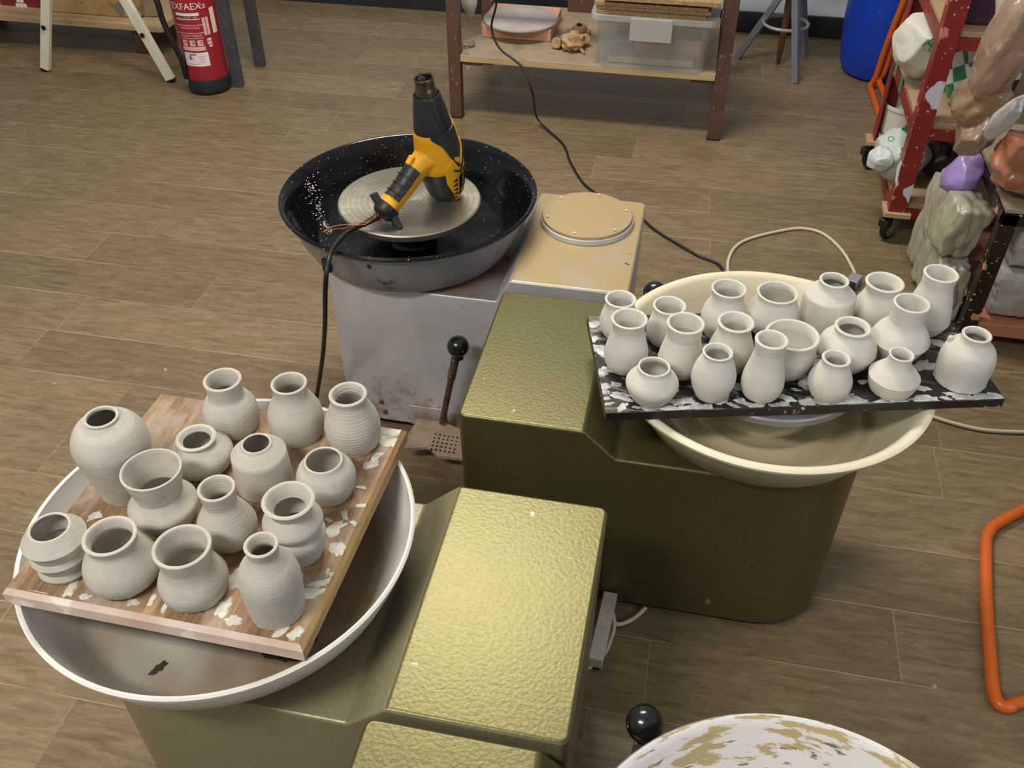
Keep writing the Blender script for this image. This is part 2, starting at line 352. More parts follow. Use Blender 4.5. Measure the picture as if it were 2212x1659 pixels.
M['lilac_bag'] = simple('lilac_bag', '#a48fc8', 0.34, 0, '#967fbd', 12, None, 12, 0.5, 0.01)
M['purple_box'] = simple('dark_purple_plastic', '#3f2338', 0.4, 0, '#4b2b43', 6)
def checks():
    m, nt, p = _mat('triangle_print_bag'); v = objco(nt, (1, 1, 1), (0.5, 0.35, 0.6))
    s = N(nt, 'ShaderNodeSeparateXYZ'); nt.links.new(v, s.inputs[0])
    ck = N(nt, 'ShaderNodeTexChecker'); ck.inputs['Scale'].default_value = 24; nt.links.new(v, ck.inputs['Vector'])
    ck.inputs['Color1'].default_value = (*hexc('d2d3d2'), 1); ck.inputs['Color2'].default_value = (*hexc('25262b'), 1)
    ck2 = N(nt, 'ShaderNodeTexChecker'); ck2.inputs['Scale'].default_value = 12; nt.links.new(v, ck2.inputs['Vector'])
    g = mixc(nt, ck2.outputs['Fac'], hexc('2f7d55'), hexc('22242a'))
    c = mixc(nt, ck.outputs['Fac'], g, hexc('d2d3d2'))
    nt.links.new(c, p.inputs['Base Color']); p.inputs['Roughness'].default_value = 0.35
    bump(nt, p, noi(nt, v, 12, 2), 0.4, 0.006)
    return m
M['checks'] = checks()
def wrapped(name, a, b, film, fs):
    """clay seen through a wrinkled plastic film"""
    m, nt, p = _mat(name); v = objco(nt)
    c = mixc(nt, ramp(nt, noi(nt, v, 6, 5, 0.6), [(0.4, (0, 0, 0)), (0.65, (1, 1, 1))]), hexc(a), hexc(b))
    w = ramp(nt, noi(nt, v, fs, 5, 0.6, 1.5), [(0.55, (0, 0, 0)), (0.66, (0.55, 0.55, 0.55))])
    c = mixc(nt, w, c, hexc(film))
    nt.links.new(c, p.inputs['Base Color']); p.inputs['Roughness'].default_value = 0.3
    p.inputs['Coat Weight'].default_value = 0.6; p.inputs['Coat Roughness'].default_value = 0.18
    bump(nt, p, noi(nt, objco(nt, (1, 1, 0.45)), 13, 3, 0.5, 1.4), 0.8, 0.008)
    return m
M['wrap_terra'] = wrapped('terracotta_in_plastic', '#a2694e', '#8c563d', '#c7a99a', 9)
M['wrap_tan'] = wrapped('tan_clay_in_plastic', '#967c5c', '#80664a', '#bba78e', 8)
M['wrap_grey'] = wrapped('grey_clay_in_plastic', '#aaa591', '#98937e', '#bdb9aa', 7)
M['wrap_pale'] = wrapped('pale_clay_in_plastic', '#aba7a2', '#9d9995', '#c0bebc', 6)
M['crumple_brown'] = wrapped('crumpled_brown_plastic', '#9b8370', '#866d5a', '#cdc0b4', 12)

# ------------------------------------------------------------------ mesh builders
def bm_new(): return bmesh.new()
def finish(name, bm, mat, parent=None, smooth=True, angle=40, bevel=None, local=True, subsurf=0):
    """link a bmesh as ONE mesh object; parented meshes given in world space are brought into the parent's frame"""
    bmesh.ops.recalc_face_normals(bm, faces=bm.faces)
    if parent is not None and not local:
        inv = parent_matrix(parent).inverted()
        bm.transform(inv)
    me = bpy.data.meshes.new(name); bm.to_mesh(me); bm.free()
    o = bpy.data.objects.new(name, me); COL.objects.link(o)
    mats = mat if isinstance(mat, (list, tuple)) else [mat]
    for mm in mats: me.materials.append(mm)
    if smooth:
        me.polygons.foreach_set('use_smooth', [True] * len(me.polygons))
        me.set_sharp_from_angle(angle=radians(angle))
    if bevel:
        b = o.modifiers.new('bevel', 'BEVEL'); b.width = bevel; b.segments = 2; b.limit_method = 'ANGLE'; b.angle_limit = radians(35)
        b.harden_normals = True
    if subsurf:
        s = o.modifiers.new('sub', 'SUBSURF'); s.levels = subsurf; s.render_levels = subsurf
    if parent is not None:
        o.parent = parent; _PM[o.name] = parent_matrix(parent)
    return o
_PM = {}
def parent_matrix(p):
    if p.name in _PM: return _PM[p.name]
    return Matrix.Identity(4)
def thing(name, label, cat, loc=(0, 0, 0), rz=0.0, group=None):
    o = bpy.data.objects.new(name, None); COL.objects.link(o); o.empty_display_size = 0.05
    o.location = loc; o.rotation_euler = (0, 0, rz)
    _PM[o.name] = Matrix.Translation(loc) @ Matrix.Rotation(rz, 4, 'Z')
    return tag(o, label, cat, group)
def tag(o, label, cat, group=None):
    o['label'] = label; o['category'] = cat
    if group: o['group'] = group
    return o
def struct(o): o['kind'] = 'structure'; return o
def add_box(bm, x0, x1, y0, y1, z0, z1, mtx=None, mi=0):
    vs_ = [bm.verts.new(v) for v in ((x0, y0, z0), (x1, y0, z0), (x1, y1, z0), (x0, y1, z0), (x0, y0, z1), (x1, y0, z1), (x1, y1, z1), (x0, y1, z1))]
    if mtx is not None:
        for v in vs_: v.co = mtx @ v.co
    for f in ((3, 2, 1, 0), (4, 5, 6, 7), (0, 1, 5, 4), (1, 2, 6, 5), (2, 3, 7, 6), (3, 0, 4, 7)):
        fc = bm.faces.new([vs_[i] for i in f]); fc.material_index = mi
    return vs_
def add_bar(bm, a, b, w, h=None, up=(0, 0, 1), mi=0):
    """rectangular bar from a to b"""
    a, b = Vector(a), Vector(b); d = b - a; L = d.length; z = d.normalized()
    u = Vector(up)
    if abs(z.dot(u)) > 0.98: u = Vector((0, 1, 0))
    x = u.cross(z).normalized(); y = z.cross(x)
    m = Matrix(((x.x, y.x, z.x, a.x), (x.y, y.y, z.y, a.y), (x.z, y.z, z.z, a.z), (0, 0, 0, 1)))
    h = h or w
    return add_box(bm, -w / 2, w / 2, -h / 2, h / 2, 0, L, m, mi)
def add_lathe(bm, prof, n=64, loc=(0, 0, 0), mis=None, rmod=None, mtx=None, cap=True):
    """revolve [(r, z), ...]; mis = material index per segment; rmod(theta, r, z) adjusts the radius"""
    rings = []
    for (r, z) in prof:
        ring = []
        for i in range(n):
            t = 2 * pi * i / n
            rr = rmod(t, r, z) if rmod else r
            co = Vector((rr * cos(t), rr * sin(t), z))
            if mtx is not None: co = mtx @ co
            ring.append(bm.verts.new(co + Vector(loc)))
        rings.append(ring)
    for k in range(len(rings) - 1):
        for i in range(n):
            j = (i + 1) % n
            f = bm.faces.new((rings[k][i], rings[k][j], rings[k + 1][j], rings[k + 1][i]))
            if mis: f.material_index = mis[min(k, len(mis) - 1)]
    if cap:
        for ring, rev in ((rings[0], True), (rings[-1], False)):
            f = bm.faces.new(ring[::-1] if rev else ring)
            if mis: f.material_index = mis[-1] if not rev else mis[0]
    return rings
def catmull(pts, n=8):
    pts = [Vector(p) for p in pts]
    if len(pts) < 3: return pts
    P = [pts[0] * 2 - pts[1]] + pts + [pts[-1] * 2 - pts[-2]]
    out = []
    for i in range(1, len(P) - 2):
        p0, p1, p2, p3 = P[i - 1], P[i], P[i + 1], P[i + 2]
        for k in range(n):
            t = k / n
            out.append(0.5 * ((2 * p1) + (p2 - p0) * t + (2 * p0 - 5 * p1 + 4 * p2 - p3) * t * t + (3 * p1 - p0 - 3 * p2 + p3) * t ** 3))
    out.append(pts[-1]); return out
def add_tube(bm, pts, r, n=10, smooth=6, closed=False, mi=0):
    path = catmull(pts, smooth) if smooth > 1 else [Vector(p) for p in pts]
    rings = []; up = Vector((0, 0, 1)); prev = None
    for i, p in enumerate(path):
        a = path[max(0, i - 1)]; b = path[min(len(path) - 1, i + 1)]
        d = (b - a).normalized()
        if prev is None:
            u = up if abs(d.dot(up)) < 0.9 else Vector((1, 0, 0))
            x = u.cross(d).normalized()
        else:
            x = (prev - d * prev.dot(d)).normalized()
        prev = x; y = d.cross(x)
        rr = r(i / (len(path) - 1)) if callable(r) else r
        rings.append([bm.verts.new(p + x * rr * cos(2 * pi * k / n) + y * rr * sin(2 * pi * k / n)) for k in range(n)])
    for a, b in zip(rings, rings[1:]):
        for k in range(n):
            f = bm.faces.new((a[k], a[(k + 1) % n], b[(k + 1) % n], b[k])); f.material_index = mi
    f = bm.faces.new(rings[0][::-1]); f.material_index = mi
    f = bm.faces.new(rings[-1]); f.material_index = mi
def add_prism(bm, poly, t, mtx, mi=0):
    """poly [(u, v)] extruded +-t/2 along w; mtx maps (u, v, w) to space"""
    a = [bm.verts.new(mtx @ Vector((u, v, -t / 2))) for u, v in poly]
    b = [bm.verts.new(mtx @ Vector((u, v, t / 2))) for u, v in poly]
    n = len(poly)
    f1 = bm.faces.new(a[::-1]); f2 = bm.faces.new(b)
    fs = [f1, f2] + [bm.faces.new((a[i], a[(i + 1) % n], b[(i + 1) % n], b[i])) for i in range(n)]
    for f in fs: f.material_index = mi
def rounded(poly_r):
    """[(x, y, radius)] -> polygon with rounded corners"""
    out = []; n = len(poly_r)
    for i in range(n):
        x, y, r = poly_r[i]
        p = Vector((x, y)); a = Vector(poly_r[i - 1][:2]); b = Vector(poly_r[(i + 1) % n][:2])
        if r <= 0: out.append((x, y)); continue
        da, db = (a - p).normalized(), (b - p).normalized()
        ang = da.angle(db); k = r / math.tan(ang / 2)
        c = p + (da + db).normalized() * (r / sin(ang / 2))
        s, e = p + da * k, p + db * k
        t0 = atan2(s.y - c.y, s.x - c.x); t1 = atan2(e.y - c.y, e.x - c.x)
        d = (t1 - t0 + pi) % (2 * pi) - pi
        m = max(3, int(abs(d) / 0.16))
        for q in range(m + 1):
            t = t0 + d * q / m; out.append((c.x + r * cos(t), c.y + r * sin(t)))
    return out
def add_blob(bm, c, size, sub=4, amp=0.15, freq=3.0, seed=0, crease=0.0, flat_bottom=None, mtx=None, box=0.0, folds=0.0, nf=9, facets=0, fdepth=0.2):
    """lumpy crumpled volume: icosphere, optionally squared towards a box, pushed by noise"""
    r = bmesh.ops.create_icosphere(bm, subdivisions=sub, radius=1.0)
    off = Vector((seed * 7.3, seed * 3.1, seed * 5.7))
    fr = random.Random(seed * 13 + 1); planes = []
    for _ in range(facets):
        nz = fr.uniform(-1, 1); tt = fr.uniform(0, 2 * pi); q = sqrt(1 - nz * nz)
        planes.append((Vector((q * cos(tt), q * sin(tt), nz)), fr.uniform(1 - fdepth, 1.0)))
    for v in r['verts']:
        d = v.co.normalized()
        if box:
            m = max(abs(d.x), abs(d.y), abs(d.z)); d2 = d / m
            d0 = d.lerp(d2, box)
        else: d0 = d.copy()
        n1 = noise.noise(d * freq + off)
        n2 = 1 - abs(noise.noise(d * freq * 2.1 + off)) * 2
        n3 = 1 - abs(noise.noise(d * freq * 4.3 + off)) * 2
        k = 1 + amp * n1 + crease * (0.65 * n2 + 0.16 * n3)
        if planes:                         # crumpled film: flat facets meeting in creases
            acc = math.exp(-1.12 * 38)
            for pn, ph in planes:
                dp = d.dot(pn)
                if dp > 0.2: acc += math.exp(-38 * ph / dp)
            k *= -math.log(acc) / 38 + 0.03
        if folds:
            th = atan2(d.y, d.x) + 0.5 * n1 + 0.4 * d.z
            k += folds * (abs(sin(th * nf / 2)) - 0.6) * (1 - d.z * d.z)
        co = Vector((d0.x * size[0] * k, d0.y * size[1] * k, d0.z * size[2] * k))
        if mtx is not None: co = mtx @ co
        co = co + Vector(c)
        if flat_bottom is not None and co.z < flat_bottom: co.z = flat_bottom
        v.co = co
    return r['verts']
def text_bm(s, size, depth=0.0, align='CENTER'):
    cu = bpy.data.curves.new('t', 'FONT'); cu.body = s; cu.size = size; cu.align_x = align; cu.align_y = 'CENTER'; cu.extrude = depth
    cu.resolution_u = 3
    o = bpy.data.objects.new('t', cu); COL.objects.link(o)
    dg = bpy.context.evaluated_depsgraph_get(); me = bpy.data.meshes.new_from_object(o.evaluated_get(dg))
    bm = bmesh.new(); bm.from_mesh(me)
    bpy.data.objects.remove(o); bpy.data.curves.remove(cu); bpy.data.meshes.remove(me)
    return bm

# ------------------------------------------------------------------ the setting
def build_floor():
    bm = bm_new(); g = bm.loops.layers.uv.new('grain'); e = bm.loops.layers.uv.new('edge'); col = bm.faces.layers.float.new('tone')
    wd, y0, Lp = 0.1743, 1.1215, 1.21
    known = {0: 0.54, 2: -1.372, 4: -1.709, 5: -1.375, 7: -1.70, 8: 0.113, 9: -1.71, 10: 0.10, 12: -1.408, 16: -1.518, -3: -1.006}
    rng = random.Random(4)
    for row in range(-18, 21):
        ya, yb = y0 + row * wd, y0 + (row + 1) * wd
        yb = min(yb, 4.66)
        if yb - ya < 0.005: continue
        st = known.get(row, rng.uniform(-1.2, 0.0)); rng.random()
        x = st - Lp * math.ceil((st + 4.2) / Lp)
        while x < 3.6:
            a, b = max(x, -4.2), min(x + Lp, 3.6)
            if b > a + 0.01:
                vv = [bm.verts.new(c) for c in ((a, ya, 0), (b, ya, 0), (b, yb, 0), (a, yb, 0))]
                f = bm.faces.new(vv); f[col] = rng.random(); ox, oy = rng.uniform(0, 50), rng.uniform(0, 50)
                for l in f.loops:
                    px, py = l.vert.co.x - x, l.vert.co.y - ya
                    l[g].uv = (px + ox, py + oy); l[e].uv = (px, py)
            x += Lp
    # give the floor its thickness below
    add_box(bm, -4.2, 3.6, -2.0, 4.66, -0.05, -0.002)
    return struct(finish('floor', bm, M['floor'], smooth=False))
build_floor()
bm = bm_new(); add_box(bm, -4.2, 3.6, 4.66, 4.78, 0, 2.9); struct(finish('wall_back', bm, M['wall'], smooth=False))
bm = bm_new(); add_box(bm, -4.2, 3.6, 4.644, 4.66, 0, 0.098); struct(finish('baseboard_back', bm, M['base_dark'], bevel=0.004))
bm = bm_new(); add_box(bm, -4.3, -4.2, -2.0, 4.78, 0, 2.9); struct(finish('wall_left', bm, M['wall'], smooth=False))

# ------------------------------------------------------------------ potter's wheels
def smear_blobs(bm, spots, z, seed, size=(0.008, 0.022), clip=None, align=None):
    rng = random.Random(seed)
    for (x, y) in spots:
        a = rng.uniform(*size); b = a * rng.uniform(0.35, 0.7); ang = rng.uniform(0, pi) if align is None else align + rng.gauss(0, 0.5)
        n = 30; h = rng.uniform(0.0008, 0.0022); s = rng.uniform(0, 99)
        rings = []
        for k, (rr, hh) in enumerate(((1.0, 0.0002), (0.86, 0.75), (0.5, 1.0))):
            ring = []
            for i in range(n):
                t = 2 * pi * i / n
                q = 1 + 0.55 * noise.noise(Vector((cos(t) * 1.6 + s, sin(t) * 1.6, s))) + 0.24 * noise.noise(Vector((cos(t) * 4 + s, sin(t) * 4, s))) + 0.08 * noise.noise(Vector((cos(t) * 11 + s, sin(t) * 11, s)))
                px, py = a * rr * q * cos(t), b * rr * q * sin(t)
                hz = hh * h * (1 + 0.8 * noise.noise(Vector((px * 200 + s, py * 200, 0)))) if k else 0.0002
                X_, Y_ = x + px * cos(ang) - py * sin(ang), y + px * sin(ang) + py * cos(ang)
                if clip is not None:       # keep the smear on the board
                    o_, u1, v1, l1, d1 = clip; q_ = Vector((X_, Y_)) - o_
                    q_ = o_ + u1 * min(max(q_.dot(u1), 0.0015 - 0.0004 * k), l1 - 0.0015) + v1 * min(max(q_.dot(v1), 0.0015 + 0.0004 * k), d1 - 0.0015)
                    X_, Y_ = q_.x, q_.y
                ring.append(bm.verts.new((X_, Y_, z + hz)))
            rings.append(ring)
        for r0, r1 in zip(rings, rings[1:]):
            for i in range(n): bm.faces.new((r0[i], r0[(i + 1) % n], r1[(i + 1) % n], r1[i]))
        bm.faces.new(rings[-1]); bm.faces.new(rings[0][::-1])

def wheel(label, loc, rz, body_mat, pan, head_mat, far=0.538, near=0.309, toe=0.25, half=0.199, end=0.192, hi=0.487, lo=0.43, deck_mat=None, top_mat=None):
    """housing with a raised motor end (local -x) and a rounded end (local +x) under the splash pan"""
    root = thing('pottery_wheel', label, 'pottery wheel', loc, rz, "potter's wheels in the middle of the floor")
    r = 0.15
    plan = rounded([(-far, -half, 0.014), (end, -half, r), (end, half, r), (-far, half, 0.014)])
    # add the two break lines on the long sides
    pts = []
    for i, p in enumerate(plan):
        q = plan[(i + 1) % len(plan)]; pts.append(p)
        if abs(p[1] - q[1]) < 1e-6 and abs(p[0] - q[0]) > 0.3:
            for xb in ((-near, -toe) if q[0] > p[0] else (-toe, -near)): pts.append((xb, p[1]))
    def h(x): return hi if x <= -near + 1e-6 else (lo if x >= -toe - 1e-6 else hi + (lo - hi) * (x + near) / (near - toe))
    bm = bm_new()
    base = [bm.verts.new((x * 0.985, y * 0.985, 0.022)) for x, y in pts]; top = [bm.verts.new((x, y, h(x))) for x, y in pts]; n = len(pts)
    for i in range(n):
        bm.faces.new((base[i], base[(i + 1) % n], top[(i + 1) % n], top[i]))
    bm.faces.new(base[::-1])
    grp = {0: [], 1: [], 2: []}
    A = [v for v in top if v.co.x <= -near + 1e-5]; B = [v for v in top if -near - 1e-5 <= v.co.x <= -toe + 1e-5]; Cc = [v for v in top if v.co.x >= -toe - 1e-5]
    for vs_, mi in ((A, 1), (B, 0), (Cc, 2)):
        cx = sum(v.co.x for v in vs_) / len(vs_); cy = sum(v.co.y for v in vs_) / len(vs_)
        vs_.sort(key=lambda v: atan2(v.co.y - cy, v.co.x - cx))
        f = bm.faces.new(vs_); f.material_index = mi
    finish('housing', bm, [body_mat, top_mat or body_mat, deck_mat or body_mat], root, angle=28, bevel=0.006)
    bm = bm_new()
    pl = rounded([(-far + 0.02, -half + 0.02, 0.01), (end - 0.02, -half + 0.02, r - 0.02), (end - 0.02, half - 0.02, r - 0.02), (-far + 0.02, half - 0.02, 0.01)])
    add_prism(bm, pl, 0.0225, Matrix.Translation((0, 0, 0.01125)))
    finish('plinth', bm, M['dark'], root)
    bm = bm_new(); add_lathe(bm, pan['prof'], 96, loc=pan.get('off', (0, 0, 0)), mis=pan.get('mis'), cap=False)
    p = finish('splash_pan', bm, pan['mat'], root, angle=50)
    bm = bm_new(); zt = pan.get('head_z', 0.545); hr = pan.get('head_r', 0.165)
    add_lathe(bm, [(0.03, 0.44), (0.03, zt - 0.022), (hr - 0.02, zt - 0.022), (hr - 0.004, zt - 0.018), (hr, zt - 0.014), (hr, zt - 0.003), (hr - 0.003, zt), (0.02, zt), (0.012, zt - 0.001)], 96)
    finish('wheel_head', bm, head_mat, root, angle=30)
    return root
def lever(root, a, b, r=0.0075):
    """bent steel lever from a up to a black ball at b (world points)"""
    a, b = Vector(a), Vector(b); m = a.lerp(b, 0.62)
    bm = bm_new(); add_tube(bm, [a, a.lerp(b, 0.3), m, b], lambda t: r * (1.25 if 0.62 < t < 0.9 else 1.0), 12)
    lv = finish('lever', bm, M['lever_steel'], root, local=False)
    bm = bm_new(); bmesh.ops.create_uvsphere(bm, u_segments=32, v_segments=20, radius=0.0245)
    bmesh.ops.translate(bm, vec=b, verts=bm.verts)
    add_lathe(bm, [(0.012, 0), (0.0125, 0.012), (0.016, 0.02)], 20, loc=b - Vector((0, 0, 0.032)))
    finish('ball_knob', bm, M['black_ball'], root, local=False)

cream_prof = [(0.03, 0.4335), (0.212, 0.4335), (0.222, 0.44), (0.262, 0.51), (0.272, 0.528), (0.282, 0.532), (0.289, 0.537), (0.290, 0.543), (0.285, 0.547), (0.277, 0.546), (0.270, 0.540), (0.258, 0.513), (0.217, 0.449), (0.205, 0.4425),
              (0.196, 0.4425), (0.190, 0.447), (0.182, 0.447), (0.176, 0.4425), (0.150, 0.4425), (0.143, 0.448), (0.134, 0.448), (0.128, 0.4425), (0.100, 0.4425), (0.095, 0.452), (0.085, 0.456), (0.03, 0.456)]
white_prof = [(0.03, 0.4335), (0.215, 0.4335), (0.232, 0.443), (0.262, 0.482), (0.283, 0.53), (0.287, 0.541), (0.288, 0.546), (0.285, 0.549), (0.281, 0.547), (0.277, 0.53), (0.256, 0.486), (0.228, 0.449), (0.212, 0.4415), (0.09, 0.4415), (0.085, 0.455), (0.03, 0.456)]
black_prof = [(0.03, 0.4335), (0.215, 0.4335), (0.233, 0.446), (0.258, 0.49), (0.276, 0.54), (0.284, 0.556), (0.292, 0.560), (0.294, 0.565), (0.290, 0.569), (0.284, 0.567), (0.272, 0.542), (0.252, 0.494), (0.227, 0.452), (0.21, 0.442), (0.06, 0.442), (0.05, 0.5), (0.03, 0.502)]
near_prof = [(0.03, 0.4335), (0.20, 0.4335), (0.215, 0.443), (0.245, 0.50), (0.258, 0.54), (0.262, 0.546), (0.264, 0.551), (0.261, 0.555), (0.256, 0.552), (0.250, 0.54), (0.236, 0.50), (0.208, 0.4455), (0.19, 0.442), (0.08, 0.442), (0.075, 0.46), (0.03, 0.46)]

w_silver = wheel('silver-grey wheel with black speckled pan, mud-stained and with a round ochre cover plate', (-0.612, 1.817, 0), pi, M['silver'],
                 {'prof': black_prof, 'mat': [M['pan_grey'], M['enamel']], 'mis': [0] * 5 + [1] * 20, 'head_z': 0.545}, M['alu'],
                 far=0.532, near=0.277, toe=0.247, half=0.199, deck_mat=M['deck_mud'], top_mat=M['ochre'])
bm = bm_new(); c = (-0.2084, 1.8978, 0.4970)
add_lathe(bm, [(0.104, 0.486), (0.106, 0.492), (0.106, 0.503), (0.104, 0.5065), (0.06, 0.508), (0.01, 0.508)], 72, loc=(c[0], c[1], 0))
cover = finish('cover_disc', bm, M['ochre'], w_silver, local=False, angle=30)
bm = bm_new(); add_lathe(bm, [(0.109, 0.4875), (0.1085, 0.4985), (0.1055, 0.5005), (0.105, 0.4875)], 72, loc=(c[0], c[1], 0), cap=False)
finish('cover_band', bm, M['silver'], w_silver, local=False)
for k in range(6):
    t = 0.35 + k * pi / 3
    bm = bm_new(); add_lathe(bm, [(0.0035, 0.5075), (0.0035, 0.5095), (0.002, 0.5105)], 12, loc=(c[0] + 0.094 * cos(t), c[1] + 0.094 * sin(t), 0))
    finish('cover_screw', bm, M['slip'], cover, local=False)
bm = bm_new(); rng = random.Random(12)
for k in range(170):
    t = rng.random(); an = radians(168) + rng.gauss(0, 0.05) * (1.3 - 0.6 * t) + 0.30 * t; rr_ = 0.275 - 0.078 * t
    z_ = 0.545 - (0.275 - rr_) * 1.95 if rr_ > 0.228 else 0.4535 - (0.228 - rr_) * 0.35
    p_ = Vector((-0.612 + rr_ * cos(an), 1.817 + rr_ * sin(an), max(z_, 0.4435) + 0.001)); a_ = rng.uniform(0.0008, 0.0026) * (1.2 - 0.5 * t)
    add_blob(bm, p_, (a_, a_ * rng.uniform(0.5, 1), a_ * 0.5), 1, 0.3, 2, k)
sp_ = finish('dried_splash', bm, M['slip'], w_silver, local=False); sp_['kind'] = 'stuff'; sp_['label'] = 'pale dried splash on the black pan'
lever(w_silver, (-0.497, 1.585, 0.075), (-0.436, 1.545, 0.35))
# foot pedal: a bent cast plate with a grid of holes
bm = bm_new()
P = [(-0.5633, 1.6033, 0.0620), (-0.4936, 1.6021, 0.0620), (-0.4416, 1.5845, 0.0600), (-0.4189, 1.4919, 0.0600), (-0.4813, 1.4902, 0.0600), (-0.5139, 1.5139, 0.0600), (-0.5726, 1.4955, 0.0600), (-0.5717, 1.5474, 0.0620)]
low = [bm.verts.new((p[0], p[1], p[2] - 0.012)) for p in P]; hi_ = [bm.verts.new(p) for p in P]; n = len(P)
bm.faces.new(hi_); bm.faces.new(low[::-1])
for i in range(n): bm.faces.new((low[i], low[(i + 1) % n], hi_[(i + 1) % n], hi_[i]))
pedal = finish('foot_pedal', bm, M['rust_cast'], w_silver, local=False, bevel=0.002, smooth=False)
bm = bm_new()
g0, gu, gv = Vector((-0.5062, 1.5574, 0.0605)), Vector((-0.4516, 1.5553, 0.0605)), Vector((-0.5026, 1.5060, 0.0605))
for i in range(6):
    for j in range(5):
        q = g0 + (gu - g0) * (i / 5) + (gv - g0) * (j / 4)
        add_box(bm, q.x - 0.0022, q.x + 0.0022, q.y - 0.0022, q.y + 0.0022, q.z - 0.006, q.z + 0.0006)
finish('pedal_holes', bm, M['dark'], pedal, local=False, smooth=False)
for p in ((-0.6599, 1.6155, 0.0876), (-0.6534, 1.6155, 0.0549)):
    bm = bm_new(); bmesh.ops.create_uvsphere(bm, u_segments=14, v_segments=8, radius=0.0055); bmesh.ops.translate(bm, vec=p, verts=bm.verts)
    finish('rivet', bm, M['lever_steel'], w_silver, local=False)
bm = bm_new(); a = (-0.5866, 1.6170, 0.0901); b = (-0.5158, 1.6170, 0.0936)
add_box(bm, a[0], b[0] + 0.02, 1.6135, 1.619, 0.03, a[2]); finish('pedal_bracket', bm, M['silver'], w_silver, local=False, bevel=0.001)
bm = bm_new(); add_box(bm, 0.262, 0.276, -0.010, 0.010, 0.488, 0.520, Matrix.Translation((-0.612, 1.817, 0)) @ Matrix.Rotation(4.2644, 4, 'Z'))
finish('pan_clip', bm, M['black_plastic'], w_silver, local=False, bevel=0.003)

w_mid = wheel('olive green wheel with cream pan that carries the black board of vases', (0.196, 1.382, 0), 0, M['olive'],
              {'prof': cream_prof, 'mat': M['cream_pan'], 'head_z': 0.545, 'head_r': 0.168}, M['head_grey'])
lever(w_mid, (-0.05, 1.60, 0.08), (-0.028, 1.655, 0.475))
w_front = wheel('olive green wheel with white pan under the brown wooden board', (-0.607, 0.81, 0), pi, M['olive_dirty_lit'],
                {'prof': white_prof, 'mat': M['white_pan'], 'head_z': 0.545}, M['head_grey'], far=0.558, near=0.312, toe=0.252, half=0.207, top_mat=M['olive'])
w_near = wheel('olive wheel nearest the camera, its pan smeared with white slip', (0.226, 0.398, 0), 0, M['olive'],
               {'prof': near_prof, 'mat': [M['pan_rim_grey'], M['slip_pan']], 'mis': [0] * 7 + [1] * 20, 'head_z': 0.52}, M['head_grey'], far=0.541, near=0.31, toe=0.25, half=0.193)
lever(w_near, (0.03, 0.60, 0.08), (0.042, 0.646, 0.498))
# dark holes worn through the slip in the white pan
for sp_, sd, sz, al in (((-0.6399, 0.6264), 3, (0.012, 0.0125), None), ((-0.4580, 0.6681), 6, (0.030, 0.031), 0.3), ((-0.4335, 0.7138), 5, (0.022, 0.023), 1.2)):
    q_ = Vector(sp_) - Vector((-0.607, 0.81)); q_ = q_ * min(1.0, (0.200 - sz[1]) / q_.length); sp_ = tuple(q_ + Vector((-0.607, 0.81)))
    bm = bm_new(); smear_blobs(bm, [sp_], 0.4417, sd, sz, align=al)
    finish('rust_patch', bm, M['rust_dark'], w_front, local=False)

SMEAR_L = [(-0.7806, 0.6144), (-0.7409, 0.6388), (-0.7155, 0.6308), (-0.6467, 0.6348), (-0.6243, 0.6432), (-0.6001, 0.6390), (-0.5240, 0.6485), (-0.5027, 0.6307), (-0.4366, 0.6261), (-0.4153, 0.6283), (-0.4456, 0.8205), (-0.4256, 0.8336), (-0.4204, 0.8909), (-0.4050, 0.8562), (-0.4222, 0.9401), (-0.4199, 0.9560), (-0.4069, 1.0228), (-0.4148, 0.7744), (-0.4010, 0.7646), (-0.4119, 0.7296), (-0.3955, 0.7249), (-0.4112, 0.7099), (-0.4478, 0.7183), (-0.5282, 0.6939), (-0.4615, 0.8634), (-0.4297, 0.8060), (-0.5751, 0.8888), (-0.7816, 0.7657), (-0.8313, 0.6811), (-0.4033, 0.8202), (-0.4241, 0.6917), (-0.4097, 0.9950)]
SMEAR_R = [(-0.0683, 1.2293), (-0.0555, 1.2009), (-0.0271, 1.1765), (-0.0227, 1.2538), (0.0235, 1.2231), (0.0443, 1.2054), (-0.0077, 1.1757), (0.0716, 1.1990), (0.1129, 1.2291), (0.1354, 1.2645), (0.1744, 1.2259), (0.2206, 1.2510), (0.2366, 1.2764), (0.2513, 1.3007), (0.2586, 1.2491), (0.3210, 1.2776), (0.3487, 1.3206), (0.3348, 1.2598), (0.3727, 1.2639), (0.4358, 1.3257), (0.4510, 1.2955), (0.4989, 1.3175), (0.5508, 1.3159), (0.5673, 1.3253), (0.4589, 1.3883), (0.4922, 1.4604), (-0.0822, 1.2650), (-0.1032, 1.3142), (-0.1266, 1.3948), (-0.0810, 1.1896), (0.2048, 1.2238), (0.2812, 1.2453), (0.0301, 1.1858), (0.0907, 1.2029), (0.1437, 1.2281), (-0.0499, 1.1719), (0.1744, 1.2538), (0.3040, 1.2487), (0.4112, 1.2754), (0.5205, 1.3121)]
